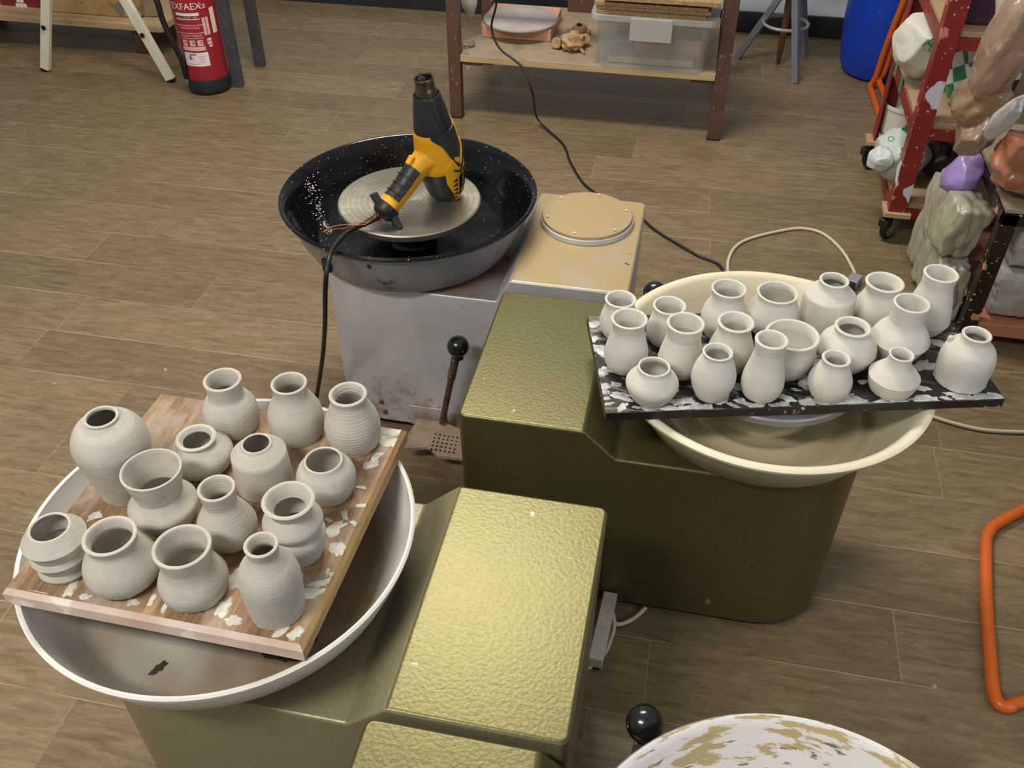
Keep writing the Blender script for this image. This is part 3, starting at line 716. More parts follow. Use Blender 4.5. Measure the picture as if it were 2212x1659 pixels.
# ------------------------------------------------------------------ ware boards
bm = bm_new()
TL = [(-0.833, 0.62), (-0.399, 0.615), (-0.386, 1.039), (-0.821, 1.043)]
ins = 0.006
cx_, cy_ = -0.61, 0.829
topv = [bm.verts.new((x + ins * (1 if x < cx_ else -1), y + ins * (1 if y < cy_ else -1), 0.578)) for x, y in TL]
outv = [bm.verts.new((x, y, 0.570)) for x, y in TL]; botv = [bm.verts.new((x, y, 0.5505)) for x, y in TL]
bm.faces.new(topv); bm.faces.new(botv[::-1])
for i in range(4):
    j = (i + 1) % 4
    for a, b in ((outv, topv), (botv, outv)):
        f = bm.faces.new((a[i], a[j], b[j], b[i])); f.material_index = {0: 1, 1: 2, 2: 2, 3: 2}[i]
board_l = finish('ware_board', bm, [M['oak_board'], M['pink_edge'], M['oak_edge']], smooth=False)
tag(board_l, 'brown wood-grained board resting on the white pan, holding fourteen grey pots', 'board', 'ware boards carrying thrown pots')
bm = bm_new(); smear_blobs(bm, SMEAR_L, 0.578, 11, (0.008, 0.022), (Vector((-0.826, 0.626)), Vector((1, -0.01)), Vector((0.028, 1)), 0.424, 0.41)); sm = finish('clay_smear', bm, M['slip'], board_l); sm['kind'] = 'stuff'; sm['label'] = 'dried pale slip smears'

bm = bm_new()
TR = [Vector((-0.076, 1.151)), Vector((0.583, 1.322)), None, Vector((-0.141, 1.417))]
u_ = (TR[1] - TR[0]).normalized(); v_ = Vector((-u_.y, u_.x)); Lr, Dr = 0.681, 0.273
TR = [TR[0], TR[0] + u_ * Lr, TR[0] + u_ * Lr + v_ * Dr, TR[0] + v_ * Dr]
vb = [bm.verts.new((p.x, p.y, 0.5485)) for p in TR]; vt = [bm.verts.new((p.x, p.y, 0.566)) for p in TR]
bm.faces.new(vt); bm.faces.new(vb[::-1])
for i in range(4): bm.faces.new((vb[i], vb[(i + 1) % 4], vt[(i + 1) % 4], vt[i])).material_index = 1
ctr = sum(TR, Vector((0, 0))) / 4
board_r = finish('ware_board', bm, [M['black_board'], M['black_edge']], smooth=False, bevel=0.0015)
tag(board_r, 'black board streaked with white slip, resting on the cream pan', 'board', 'ware boards carrying thrown pots')
bm = bm_new(); ang = atan2(u_.y, u_.x)
smear_blobs(bm, SMEAR_R, 0.566, 21, (0.008, 0.024), (TR[0], u_, v_, Lr, Dr), align=ang)
rng = random.Random(9)
edge = [tuple(TR[0] + u_ * rng.uniform(0.08, 0.66) + v_ * 0.006) for _ in range(26)] + [tuple(TR[0] + v_ * rng.uniform(0.0, 0.25) + u_ * 0.006) for _ in range(9)]
smear_blobs(bm, edge, 0.566, 22, (0.006, 0.016), (TR[0], u_, v_, Lr, Dr), align=ang)
sm = finish('clay_smear', bm, M['slip_blue'], board_r); sm['kind'] = 'stuff'; sm['label'] = 'streaky white slip smears'

# ------------------------------------------------------------------ the thrown pots
POTS = {
    'L1': (-0.7595, 0.8284, 19.5, [(39.1, -0.0), (40.9, 13.1), (45.2, 39.7), (50.1, 65.7), (53.0, 83.6), (53.7, 97.5), (50.3, 112.2), (42.1, 125.7), (32.1, 133.7), (26.1, 138.2), (23.8, 140.0), (24.1, 143.5)]),
    'L2': (-0.6726, 0.7855, 38.0, [(39.2, -0.0), (44.3, 13.0), (48.1, 24.9), (49.3, 28.9, 1), (47.2, 34.7), (38.3, 44.4), (32.9, 53.1, 1), (35.3, 67.4), (39.2, 84.2), (41.8, 99.3)]),
    'L3': (-0.6699, 0.8969, 22.4, [(37.3, -0.0), (44.3, 8.1), (49.0, 20.1), (47.3, 31.0), (36.5, 42.8), (27.7, 48.6), (28.0, 52.5), (30.4, 56.4)]),
    'L4': (-0.6627, 0.9909, 23.8, [(40.6, -0.0), (43.3, 12.2), (43.8, 27.3), (41.3, 42.2), (34.5, 54.9), (27.4, 63.7), (27.6, 81.0), (29.5, 94.4)]),
    'L5': (-0.553, 0.9947, 22.8, [(38.7, -0.0), (41.8, 13.2), (43.4, 30.2), (41.6, 48.0), (35.1, 64.5), (27.3, 80.8), (26.1, 93.1), (27.7, 102.5)]),
    'L6': (-0.4574, 0.9926, 23.2, [(36.8, -0.0), (41.0, 13.2), (43.2, 32.1), (41.1, 49.8), (34.3, 67.2), (27.7, 83.4), (27.6, 91.0), (29.6, 98.5)]),
    'L7': (-0.5611, 0.8805, 19.6, [(42.8, -0.0), (41.9, 30.9), (40.6, 61.9, 1), (30.6, 72.4), (24.4, 78.0), (22.3, 80.9)]),
    'L8': (-0.461, 0.8827, 25.0, [(34.8, -0.0), (40.1, 15.1), (43.8, 32.8), (39.4, 47.4), (31.1, 58.0), (28.3, 64.2)]),
    'L9': (-0.5686, 0.7715, 20.8, [(35.1, -0.0), (39.6, 9.0), (41.9, 23.9), (37.7, 38.6), (29.0, 55.9), (23.0, 69.2), (23.5, 82.3), (25.8, 98.2)]),
    'L10': (-0.4618, 0.7667, 24.8, [(33.9, -0.0), (37.5, 16.0), (41.1, 30.8), (40.3, 39.6), (34.4, 47.3, 1), (38.7, 54.9), (41.1, 63.5), (36.4, 73.8), (28.1, 85.0, 1), (31.1, 93.3), (35.6, 102.4)]),
    'L11': (-0.4538, 0.6684, 16.6, [(36.3, -0.0), (38.2, 26.0), (39.5, 50.3), (39.5, 69.4), (34.7, 86.2), (25.1, 100.8), (19.7, 111.7), (20.2, 120.6), (21.6, 128.1)]),
    'L12': (-0.7661, 0.676, 23.4, [(34.0, -0.0), (37.1, 8.0, 1), (33.1, 16.0, 1), (36.1, 24.9), (39.8, 33.7, 1), (35.2, 41.5, 1), (38.2, 51.1), (42.0, 60.7, 1), (34.1, 71.0), (27.4, 79.5)]),
    'L13': (-0.6774, 0.6763, 29.2, [(39.4, -0.0), (46.8, 9.0), (50.2, 23.0), (47.3, 37.6), (39.6, 53.1), (32.5, 67.3), (33.0, 75.8), (35.0, 83.2)]),
    'L14': (-0.5735, 0.6755, 32.3, [(41.4, -0.0), (44.9, 11.1), (45.8, 23.0), (42.5, 33.8), (36.1, 48.3), (34.0, 61.7), (35.6, 73.9), (37.7, 87.9)]),
    'R1': (-0.082, 1.3757, 23.3, [(26.5, -0.0), (31.5, 10.7), (34.8, 22.3), (33.7, 38.0), (28.5, 55.6), (26.3, 65.8), (28.2, 75.9)]),
    'R2': (-0.0585, 1.2839, 25.9, [(30.3, -0.0), (35.1, 9.5), (38.1, 22.0), (36.7, 40.5), (31.6, 60.8), (27.4, 78.7), (28.4, 90.6), (31.0, 101.7)]),
    'R3': (0.0055, 1.3722, 24.7, [(28.0, -0.0), (32.9, 8.5), (36.2, 20.1), (34.3, 36.8), (29.0, 55.4), (27.3, 65.6), (29.6, 76.7)]),
    'R4': (0.0359, 1.2916, 26.6, [(32.6, -0.0), (37.3, 10.5), (39.6, 21.9), (37.3, 39.4), (32.2, 59.7), (28.9, 72.7), (28.6, 74.6), (29.9, 87.5), (32.0, 100.7)]),
    'R5': (-0.0067, 1.2083, 23.0, [(30.7, -0.0), (37.6, 12.5), (44.0, 27.8), (42.6, 38.0), (33.9, 50.1), (28.0, 58.1), (26.8, 65.4)]),
    'R6': (0.0925, 1.2342, 20.5, [(24.4, -0.0), (29.8, 11.4), (34.3, 23.8), (37.2, 39.0), (35.5, 54.1), (30.6, 69.0), (24.0, 82.7), (23.2, 87.6), (25.0, 92.4)]),
    'R7': (0.175, 1.2535, 21.0, [(26.8, -0.0), (32.2, 9.4), (35.6, 25.8), (34.1, 44.1), (28.8, 67.0), (24.7, 88.6), (25.0, 101.1), (27.1, 115.7)]),
    'R8': (0.2164, 1.3224, 39.3, [(29.2, -0.0), (35.6, 9.4), (41.8, 25.0), (45.4, 43.4), (44.4, 57.6), (43.0, 67.6), (45.5, 80.5)]),
    'R9': (0.1193, 1.3149, 25.1, [(27.8, -0.0), (34.1, 12.6), (39.5, 31.2), (38.4, 47.6), (32.6, 65.7), (28.0, 80.6), (28.3, 89.5), (31.4, 98.6)]),
    'R10': (0.1054, 1.4171, 26.4, [(31.7, -0.0), (37.5, 12.8), (41.4, 32.8), (38.6, 51.5), (31.7, 67.8), (28.2, 80.0), (29.0, 88.0), (31.3, 96.5)]),
    'R11': (0.1935, 1.4456, 31.7, [(36.1, -0.0), (42.8, 10.7), (47.7, 25.5), (45.7, 42.2), (39.1, 60.8), (35.5, 72.0), (36.7, 80.6)]),
    'R12': (0.2905, 1.4803, 20.8, [(44.1, -0.0), (46.5, 10.7), (47.5, 29.8), (46.6, 52.7), (45.5, 67.1, 1), (35.3, 77.3), (27.2, 85.4, 1), (25.9, 91.4), (26.3, 97.4)]),
    'R13': (0.3847, 1.5135, 27.8, [(36.6, -0.0), (41.6, 10.7), (43.2, 23.5), (40.8, 37.2), (33.7, 52.8), (29.7, 64.2), (31.3, 73.4), (34.6, 83.6)]),
    'R14': (0.4699, 1.501, 24.6, [(28.3, -0.0), (35.9, 11.7), (41.3, 24.4), (41.7, 27.6), (38.8, 48.4), (33.4, 74.0), (28.2, 96.1), (28.4, 109.0), (30.1, 121.8)]),
    'R15': (0.4109, 1.4069, 25.3, [(31.5, -0.0), (41.1, 21.0), (50.5, 40.7, 1), (43.7, 55.9), (33.0, 70.1), (28.5, 79.0, 1), (28.7, 96.8), (30.5, 114.8)]),
    'R16': (0.3186, 1.3664, 22.2, [(33.6, -0.0), (42.5, 11.6), (48.7, 25.1), (50.1, 35.4), (46.6, 49.7), (37.6, 61.8), (29.5, 69.8), (29.1, 74.8), (31.0, 80.2)]),
    'R17': (0.2863, 1.275, 18.3, [(25.2, -0.0), (31.4, 10.4), (35.9, 24.8), (34.9, 38.0), (28.9, 53.1), (23.4, 65.0), (22.6, 71.9), (23.7, 77.8)]),
    'R18': (0.394, 1.3115, 16.2, [(34.2, -0.0), (39.5, 13.5), (42.4, 30.0, 1), (32.8, 41.2), (24.1, 51.2), (20.0, 61.2), (19.5, 69.2), (20.5, 74.6)]),
    'R19': (0.5153, 1.3648, 18.6, [(43.5, -0.0), (44.0, 17.7), (45.2, 38.3), (44.1, 53.4), (39.2, 66.4), (30.4, 76.3), (24.5, 83.2), (23.3, 90.1), (24.0, 94.9)]),
}
def pot(key, label, mat, z0, group, rings=0.0, torn=0.02, cat='pot'):
    x, y, ri, prof = POTS[key]
    out = []; seg = []
    for q in prof:                         # smooth between the sharp ridges
        seg.append(Vector((q[0] / 1000, 0, q[1] / 1000)))
        if len(q) > 2 or q is prof[-1]:
            out += [(max(p.x, 0.004), p.z) for p in catmull(seg, 5)][(1 if out else 0):]; seg = [seg[-1]]
    rr, rz = out[-1]; t = min(max(rr - ri / 1000, 0.0036), 0.0068)
    zs = [p[1] for p in out]
    if rings:
        out = [(r + rings * sin(2 * pi * z / 0.0052), z) for r, z in resample(out, 0.0012)]
    prof_o = [(out[0][0] * 0.94, 0.0)] + [(r, max(z, 0.0006)) for r, z in out]
    rim = [(rr - t * 0.2, rz + t * 0.22), (rr - t * 0.5, rz + t * 0.30), (rr - t * 0.82, rz + t * 0.2), (rr - t, rz - t * 0.1)]
    inner = [(max(r - t, 0.006), z) for r, z in out[::-1][2:] if 0.009 < z < rz - 0.004]
    flr = [(inner[-1][0] * 0.9, 0.0068), (inner[-1][0] * 0.5, 0.0062), (0.002, 0.006)]
    sd = hash_(key)
    def rmod(th, r, z):
        k = 1 + 0.008 * noise.noise(Vector((cos(th) + sd, sin(th), z * 9)))
        if z < 0.006: k += torn * noise.noise(Vector((cos(th) * 6 + sd, sin(th) * 6, z * 300)))
        return r * k
    bm = bm_new(); add_lathe(bm, prof_o + rim + inner + flr, 72, rmod=rmod)
    o = finish('pot', bm, mat, angle=44); o.location = (x, y, z0 + 0.0004)
    o.name = cat_name[cat]
    return tag(o, label, cat, group)
def hash_(s): return (sum((i + 3) * ord(ch) for i, ch in enumerate(s)) % 97) * 0.37
def resample(p, step):
    o = [p[0]]
    for a, b in zip(p, p[1:]):
        n = max(1, int(abs(b[1] - a[1]) / step))
        o += [(a[0] + (b[0] - a[0]) * i / n, a[1] + (b[1] - a[1]) * i / n) for i in range(1, n + 1)]
    return o
cat_name = {'pot': 'clay_pot', 'vase': 'clay_vase', 'bottle': 'clay_bottle', 'jar': 'clay_jar', 'bowl': 'clay_bowl'}
GL = 'unfired pots on the brown oak board'; GR = 'unfired pots on the black board'
for key, cat, label, kw in (
    ('L1', 'bottle', 'tallest pot on the brown board, narrow-mouthed and broad-shouldered, at its left edge', {}),
    ('L2', 'pot', 'goblet-like pot with flared cup above a sharp flange, beside the tallest pot', {}),
    ('L3', 'pot', 'squat pot with thick rolled rim, behind the goblet-like flanged pot', {}),
    ('L4', 'vase', 'round-bellied vase with tall straight collar, left one of the back row on the brown board', {'rings': 0.00015}),
    ('L5', 'vase', 'smooth pear-shaped vase, middle one of the back row on the brown board', {}),
    ('L6', 'vase', 'pear-shaped vase covered in fine horizontal throwing ridges, at the brown board\'s back right corner', {'rings': 0.00045}),
    ('L7', 'jar', 'straight-sided angular jar with flat sloping shoulder and no neck, middle of the brown board', {'torn': 0.03}),
    ('L8', 'pot', 'low round pot with wide plain mouth, in front of the finely ridged vase', {}),
    ('L9', 'vase', 'vase with pinched waist, flared tube neck and bulging foot, in front of the angular jar', {'rings': 0.00015}),
    ('L10', 'vase', 'double-bulged vase with broad flaring lip, right behind the small narrow-necked bottle', {}),
    ('L11', 'bottle', 'narrow-necked straight-bodied bottle, front right corner of the brown board', {'torn': 0.035}),
    ('L12', 'pot', 'squat pot with stacked sharp ridges, leftmost in the brown board\'s front row', {'torn': 0.03}),
    ('L13', 'pot', 'low-bellied pot with flared mouth, right of the squat ridged pot', {'torn': 0.03}),
    ('L14', 'pot', 'wide-mouthed waisted pot with torn clay skirt at its foot, left of the narrow-necked front bottle', {'torn': 0.06})):
    pot(key, label, M['clay_left'], 0.578, GL, cat=cat, **kw)
for key, cat, label, kw in (
    ('R1', 'vase', 'small pear-shaped vase at the black board\'s back left corner, half behind another vase', {}),
    ('R2', 'vase', 'thick-lipped vase with plain swelling body, beside the black board\'s left edge', {}),
    ('R3', 'vase', 'round-bellied vase with short neck, second from left in the black board\'s back row', {}),
    ('R4', 'vase', 'cone-bodied vase with a scored line below its tall flared collar, on the black board', {}),
    ('R5', 'pot', 'squat wide-bellied pot with turned-in mouth, front left corner of the black board', {'torn': 0.04}),
    ('R6', 'vase', 'egg-shaped vase with small turned-out lip, second in the black board\'s front row', {'torn': 0.03}),
    ('R7', 'vase', 'tall slender vase tapering up to a plain lip, standing in front of the open bowl', {'torn': 0.04}),
    ('R8', 'bowl', 'only wide open bowl on the black board, half hidden by the tall slender vase', {}),
    ('R9', 'vase', 'full-bellied vase with thick lip, right behind the egg-shaped vase', {}),
    ('R10', 'vase', 'vase with throwing lines and flared lip, third in the black board\'s back row', {'rings': 0.00012}),
    ('R11', 'pot', 'wide-mouthed pot with round sides, fourth in the back row, behind the open bowl', {'rings': 0.00012}),
    ('R12', 'bottle', 'barrel-bodied bottle with angular shoulder and short narrow neck, in the black board\'s back row', {}),
    ('R13', 'vase', 'glossy-bellied vase with wide grooved lip, right of the barrel-bodied bottle in the back row', {}),
    ('R14', 'vase', 'tallest vase at the black board\'s back right corner, long neck and small foot', {}),
    ('R15', 'vase', 'vase with straight wide collar on a sharp-shouldered tapering body, in front of the tallest vase', {}),
    ('R16', 'jar', 'ball-shaped jar with thick rolled lip and small dark opening, right of the open bowl', {}),
    ('R17', 'vase', 'small drop-shaped vase with thick lip, in front of the ball-shaped jar', {'torn': 0.04}),
    ('R18', 'bottle', 'short bottle with cone-shaped shoulder, sharp edge and thin neck, front of the black board', {'torn': 0.03}),
    ('R19', 'bottle', 'milk-can shaped bottle with a clay lump on its shoulder, at the black board\'s right end', {'torn': 0.04})):
    o = pot(key, label, M['clay_right'], 0.566, GR, cat=cat, **kw)
    if key == 'R19':
        bm = bm_new(); add_blob(bm, (-0.0345, 0.009, 0.074), (0.0055, 0.0045, 0.007), 3, 0.25, 2.0, 4)
        finish('clay_lump', bm, M['clay_right'], o)

# ------------------------------------------------------------------ heat gun
GP = Vector((-0.5342, 1.8505, 0.5460))
gun = thing('heat_gun', 'yellow and black heat gun standing nozzle up on the aluminium wheel head', 'heat gun', GP)
AX0, AX1 = Vector((-0.5314, 1.8421, 0.5512)), Vector((-0.5571, 1.8064, 0.8424))          # barrel axis, tail to nozzle tip
aax = (AX1 - AX0).normalized(); LA = (AX1 - AX0).length
def frame(d, toward):
    c = (toward - d * toward.dot(d)).normalized(); return c, d.cross(c) * -1
cam_dir = Vector((0, 0, CAMZ)) - GP; cam_dir.normalize()
ca, ra = frame(aax, cam_dir)
if ra.dot(Vector((0.98, -0.2, 0))) < 0: ra = -ra
PROF = [(0.0, .026), (.018, .034), (.05, .041), (.13, .047), (.22, .0515), (.33, .0525), (.44, .0505), (.52, .0475), (.62, .044), (.74, .0385), (.84, .0325), (.90, .031)]
def gr(s):
    for (a, ra_), (b, rb_) in zip(PROF, PROF[1:]):
        if a <= s <= b:
            t = (s - a) / (b - a); t = t * t * (3 - 2 * t) * 0.3 + t * 0.7
            return ra_ + (rb_ - ra_) * t
    return PROF[-1][1]
def gpt(phi, s, off=0.0, lift=0.0): return AX0 + aax * (s * LA + lift) + (ca * cos(phi) + ra * sin(phi)) * (gr(s) + off)
def g_ring(name, s0, s1, off, mat, n=14, closed=True, parent=None):
    bm = bm_new(); rings = []
    for k in range(n + 1):
        s = s0 + (s1 - s0) * k / n; e = min(k, n - k); o = off - (0.0025 if e == 0 else 0.0)
        rings.append([bm.verts.new(gpt(2 * pi * i / 48, s, o)) for i in range(48)])
    for a, b in zip(rings, rings[1:]):
        for i in range(48): bm.faces.new((a[i], a[(i + 1) % 48], b[(i + 1) % 48], b[i]))
    if closed: bm.faces.new(rings[0][::-1]); bm.faces.new(rings[-1])
    return finish(name, bm, mat, parent or gun, local=False, angle=40)
def g_patch(name, a0, a1, f0, f1, off, mat, th=0.004, na=18, ns=14, parent=None, bev=0.0012):
    """raised shell on the barrel between angles a0..a1 (deg, 0 = towards the viewer's side, + = right), from f0(a) to f1(a)"""
    bm = bm_new(); A, B = [], []
    for i in range(na + 1):
        t = i / na; ph = radians(a0 + (a1 - a0) * t); s0, s1 = f0(t), f1(t)
        A.append([bm.verts.new(gpt(ph, s0 + (s1 - s0) * k / ns, off)) for k in range(ns + 1)])
        B.append([bm.verts.new(gpt(ph, s0 + (s1 - s0) * k / ns, off - th)) for k in range(ns + 1)])
    for i in range(na):
        for k in range(ns):
            bm.faces.new((A[i][k], A[i + 1][k], A[i + 1][k + 1], A[i][k + 1])); bm.faces.new((B[i][k + 1], B[i + 1][k + 1], B[i + 1][k], B[i][k]))
        bm.faces.new((A[i][0], B[i][0], B[i + 1][0], A[i + 1][0])); bm.faces.new((A[i][ns], A[i + 1][ns], B[i + 1][ns], B[i][ns]))
    for k in range(ns):
        bm.faces.new((A[0][k], A[0][k + 1], B[0][k + 1], B[0][k])); bm.faces.new((A[na][k], B[na][k], B[na][k + 1], A[na][k + 1]))
    return finish(name, bm, mat, parent or gun, local=False, angle=50)
lin = lambda a, b: (lambda t: a + (b - a) * t)
def pw(*p):
    def f(t):
        for (a, va), (b, vb) in zip(p, p[1:]):
            if t <= b: return va + (vb - va) * (t - a) / (b - a)
        return p[-1][1]
    return f
g_ring('motor_cover', 0.0, 0.34, -0.003, M['gun_grey'])
body = g_ring('body_shell', 0.275, 0.60, 0.0, M['yellow'])
shroud = g_ring('shroud', 0.55, 0.872, -0.002, M['gun_grey'], closed=False, n=20)
g_ring('shroud_lining', 0.74, 0.868, -0.0055, M['black_plastic'], closed=False, parent=shroud)
# yellow arm running down to the foot on the right side, and the black flash cut into it
arm = g_patch('tail_arm', 8, 124, pw((0, .20), (0.12, .10), (0.25, .0), (0.8, -.03), (1, -.02)), pw((0, .32), (1, .66)), 0.0025, M['yellow'], 0.007)
g_patch('shroud_flash', -12, 74, pw((0, .585), (.3, .52), (.5, .40), (.70, .295), (1, .43)), pw((0, .60), (1, .62)), 0.0032, M['gun_grey'], 0.004)
g_patch('accent_hook', 38, 84, pw((0, .375), (.35, .32), (1, .45)), pw((0, .40), (.30, .385), (.36, .355), (1, .50)), 0.0052, M['yellow'], 0.003)
g_patch('accent_line', 30, 90, pw((0, .30), (.30, .262), (1, .43)), pw((0, .312), (.30, .275), (1, .442)), 0.0056, M['dark'], 0.003)
for a0, s0, s1 in ((8, .80, .46), (30, .80, .44)):
    g_patch('shroud_rib', a0, a0 + 34, lambda t, s0=s0, s1=s1: s0 + (s1 - s0) * t - 0.006, lambda t, s0=s0, s1=s1: s0 + (s1 - s0) * t + 0.008, 0.001, M['gun_grey'], 0.004, na=16, ns=3, parent=shroud)
lp = g_patch('name_plate', 42, 68, pw((0, .055), (1, .06)), pw((0, .23), (1, .275)), 0.0042, M['label_black'], 0.003)
tb = text_bm('WAGNER', 0.0135, 0.0); bmesh.ops.triangulate(tb, faces=tb.faces)
for v in tb.verts:
    s = .165 - v.co.x / LA; v.co = gpt(radians(55) + v.co.y / gr(s), s, 0.0048)
finish('name_print', tb, M['print_yellow'], lp, local=False, smooth=False)
for k in range(5):
    s = .225 - .042 * k
    g_patch('vent_slot', 22, 36, lambda t, s=s: s - .026 + 0.012 * (1 - t), lambda t, s=s: s + .0005 - 0.014 * (1 - t), 0.0034, M['dark'], 0.002, na=4, ns=3, parent=arm)
for k in range(6):
    s = .26 - .034 * k
    g_patch('vent_slot', 74, 86, lambda t, s=s: s - .012, lambda t, s=s: s, 0.0034, M['dark'], 0.002, na=4, ns=3, parent=arm)
# nozzle
bm = bm_new(); nm = Matrix(((ca.x, ra.x, aax.x, 0), (ca.y, ra.y, aax.y, 0), (ca.z, ra.z, aax.z, 0), (0, 0, 0, 1))); nm.translation = AX0 + aax * (LA - 0.072)
add_lathe(bm, [(0.0245, 0), (0.0245, 0.038), (0.0232, 0.042), (0.0222, 0.047), (0.0205, 0.050), (0.020, 0.064), (0.0216, 0.0685), (0.020, 0.0715), (0.0172, 0.069), (0.0165, 0.04), (0.004, 0.038)], 48, mtx=nm)
noz = finish('nozzle', bm, M['nozzle'], gun, local=False)
bm = bm_new(); add_blob(bm, nm @ Vector((-0.004, -0.005, 0.062)), (0.0095, 0.0095, 0.0095), 3, 0.3, 3, 2); finish('nozzle_core', bm, M['dark'], noz, local=False)
# handle
H0, H1, H2, H3 = Vector((-0.5472, 1.8202, 0.6598)), Vector((-0.5730, 1.7842, 0.6482)), Vector((-0.6008, 1.7455, 0.6112)), Vector((-0.6272, 1.7087, 0.5812))
hp_ = catmull([H0, H1, H2, H3], 8); nh = len(hp_)
def hfr(k):
    d = (hp_[min(k + 1, nh - 1)] - hp_[max(k - 1, 0)]).normalized(); c, r = frame(d, cam_dir)
    if r.dot(Vector((0.98, -0.2, 0))) < 0: r = -r
    return c, r
def hr_(k): t = k / (nh - 1); return 0.044 - 0.016 * min(1, t / 0.34) ** 1.3 if t < 0.34 else (0.028 - 0.003 * sin(pi * (t - 0.34)) if t < 0.95 else 0.027)
def handle_part(name, k0, k1, a0, a1, off, mat, full=False, wav=0.0):
    bm = bm_new(); rings = []; na = 40
    for k in range(k0, k1 + 1):
        c, r = hfr(k); q = hr_(k) + off + wav * sin(k * 1.9)
        ring = [bm.verts.new(hp_[k] + (c * cos(t) + r * sin(t)) * q * (0.92 if abs(sin(t)) > .7 else 1)) for t in (radians(a0 + (a1 - a0) * i / na) for i in range(na if full else na + 1))]
        rings.append(ring)
    if not full:                       # close the shell with an inner skin
        inner = [[bm.verts.new(v.co.lerp(hp_[k0 + j], 0.2)) for v in ring] for j, ring in enumerate(rings)]
        m = len(rings[0])
        for j in range(len(rings) - 1):
            for i in range(m - 1):
                bm.faces.new((rings[j][i], rings[j][i + 1], rings[j + 1][i + 1], rings[j + 1][i])); bm.faces.new((inner[j + 1][i], inner[j + 1][i + 1], inner[j][i + 1], inner[j][i]))
            for i in (0, m - 1): bm.faces.new((rings[j][i], rings[j + 1][i], inner[j + 1][i], inner[j][i]))
        for j in (0, len(rings) - 1):
            for i in range(m - 1): bm.faces.new((rings[j][i], rings[j][i + 1], inner[j][i + 1], inner[j][i]))
    else:
        for a, b in zip(rings, rings[1:]):
            for i in range(na): bm.faces.new((a[i], a[(i + 1) % na], b[(i + 1) % na], b[i]))
        bm.faces.new(rings[0][::-1]); bm.faces.new(rings[-1])
    return finish(name, bm, mat, gun, local=False, angle=50)
handle_part('handle', 0, nh - 1, 0, 360, 0.0, M['yellow'], True)
handle_part('grip', 10, nh - 4, -115, 28, 0.0016, M['black_plastic'], wav=0.0007)
for k in (13, 16, 19):
    c, r = hfr(k); bm = bm_new(); q = hr_(k) + 0.0018
    add_tube(bm, [hp_[k] + (c * cos(radians(a)) + r * sin(radians(a))) * q for a in range(-100, 25, 12)], 0.0014, 6, 2); finish('grip_rib', bm, M['rubber'], gun, local=False)
bm = bm_new(); p = Vector((-0.5883, 1.7628, 0.6736)); add_bar(bm, p, p.lerp(H1, 0.45), 0.016, 0.024); finish('trigger_lug', bm, M['yellow'], gun, local=False, bevel=0.005)
hd_ = (H3 - H2).normalized()
bm = bm_new(); add_tube(bm, [H3 - hd_ * 0.004, H3 + hd_ * 0.008, H3 + hd_ * 0.018, H3 + hd_ * 0.024], lambda t: 0.0285 - 0.010 * t * t, 28); finish('end_cap', bm, M['black_plastic'], gun, local=False)
c, r = hfr(nh - 1); q0 = H3 + hd_ * 0.006
for sgn, L_, nm2 in ((1, 0.047, 'hanger_foot'), (-1, 0.040, 'switch_lug')):
    bm = bm_new(); add_bar(bm, q0 + r * sgn * 0.018, q0 + r * sgn * L_ + hd_ * (0.012 if sgn > 0 else -0.006) - Vector((0, 0, 0.004 if sgn > 0 else -0.006)), 0.026, 0.016, up=hd_); finish(nm2, bm, M['black_plastic'], gun, local=False, bevel=0.003)
s0 = H3 + hd_ * 0.02; s1 = Vector((-0.6669, 1.6535, 0.5619)); s1.z = max(s1.z, 0.565)
bm = bm_new(); add_tube(bm, [s0, s0.lerp(s1, 0.5), s1], lambda t: 0.0085 - 0.003 * t + 0.0009 * sin(t * 40), 12, 12); finish('strain_relief', bm, M['rubber'], gun, local=False)
bm = bm_new()
add_tube(bm, [s0.lerp(s1, 0.8), s1, (-0.6847, 1.6097, 0.5720), (-0.6894, 1.5386, 0.5780), (-0.6815, 1.4809, 0.5770), (-0.6859, 1.4593, 0.5300), (-0.7146, 1.4894, 0.4100), (-0.7658, 1.5567, 0.2600), (-0.8408, 1.6433, 0.0600), (-0.8488, 1.6019, 0.0080)], 0.0052, 10)
finish('power_cord', bm, M['cord_black'], gun, local=False)
bm = bm_new()
add_tube(bm, [s0 + Vector((0.0, -0.012, 0.008)), (-0.6521, 1.6471, 0.5780), (-0.6766, 1.6416, 0.5760), (-0.6973, 1.6242, 0.5700), (-0.7212, 1.6222, 0.5660), (-0.7437, 1.6111, 0.5630)], 0.0011, 6)
add_tube(bm, [s0 + Vector((0.0, -0.012, 0.010)), (-0.6552, 1.6401, 0.5760), (-0.6831, 1.6307, 0.5770), (-0.7088, 1.6287, 0.5740), (-0.7301, 1.6194, 0.5700), (-0.7414, 1.6137, 0.5640)], 0.0010, 6)
sd_ = (s1 - s0).normalized(); c3, r3 = frame(sd_, cam_dir)
for q in (0.15, 0.25): add_tube(bm, [s0.lerp(s1, q) + (c3 * cos(k * pi / 6) + r3 * sin(k * pi / 6)) * 0.0112 for k in range(13)], 0.0012, 6, 2)
finish('wire_tie', bm, M['copper'], gun, local=False)

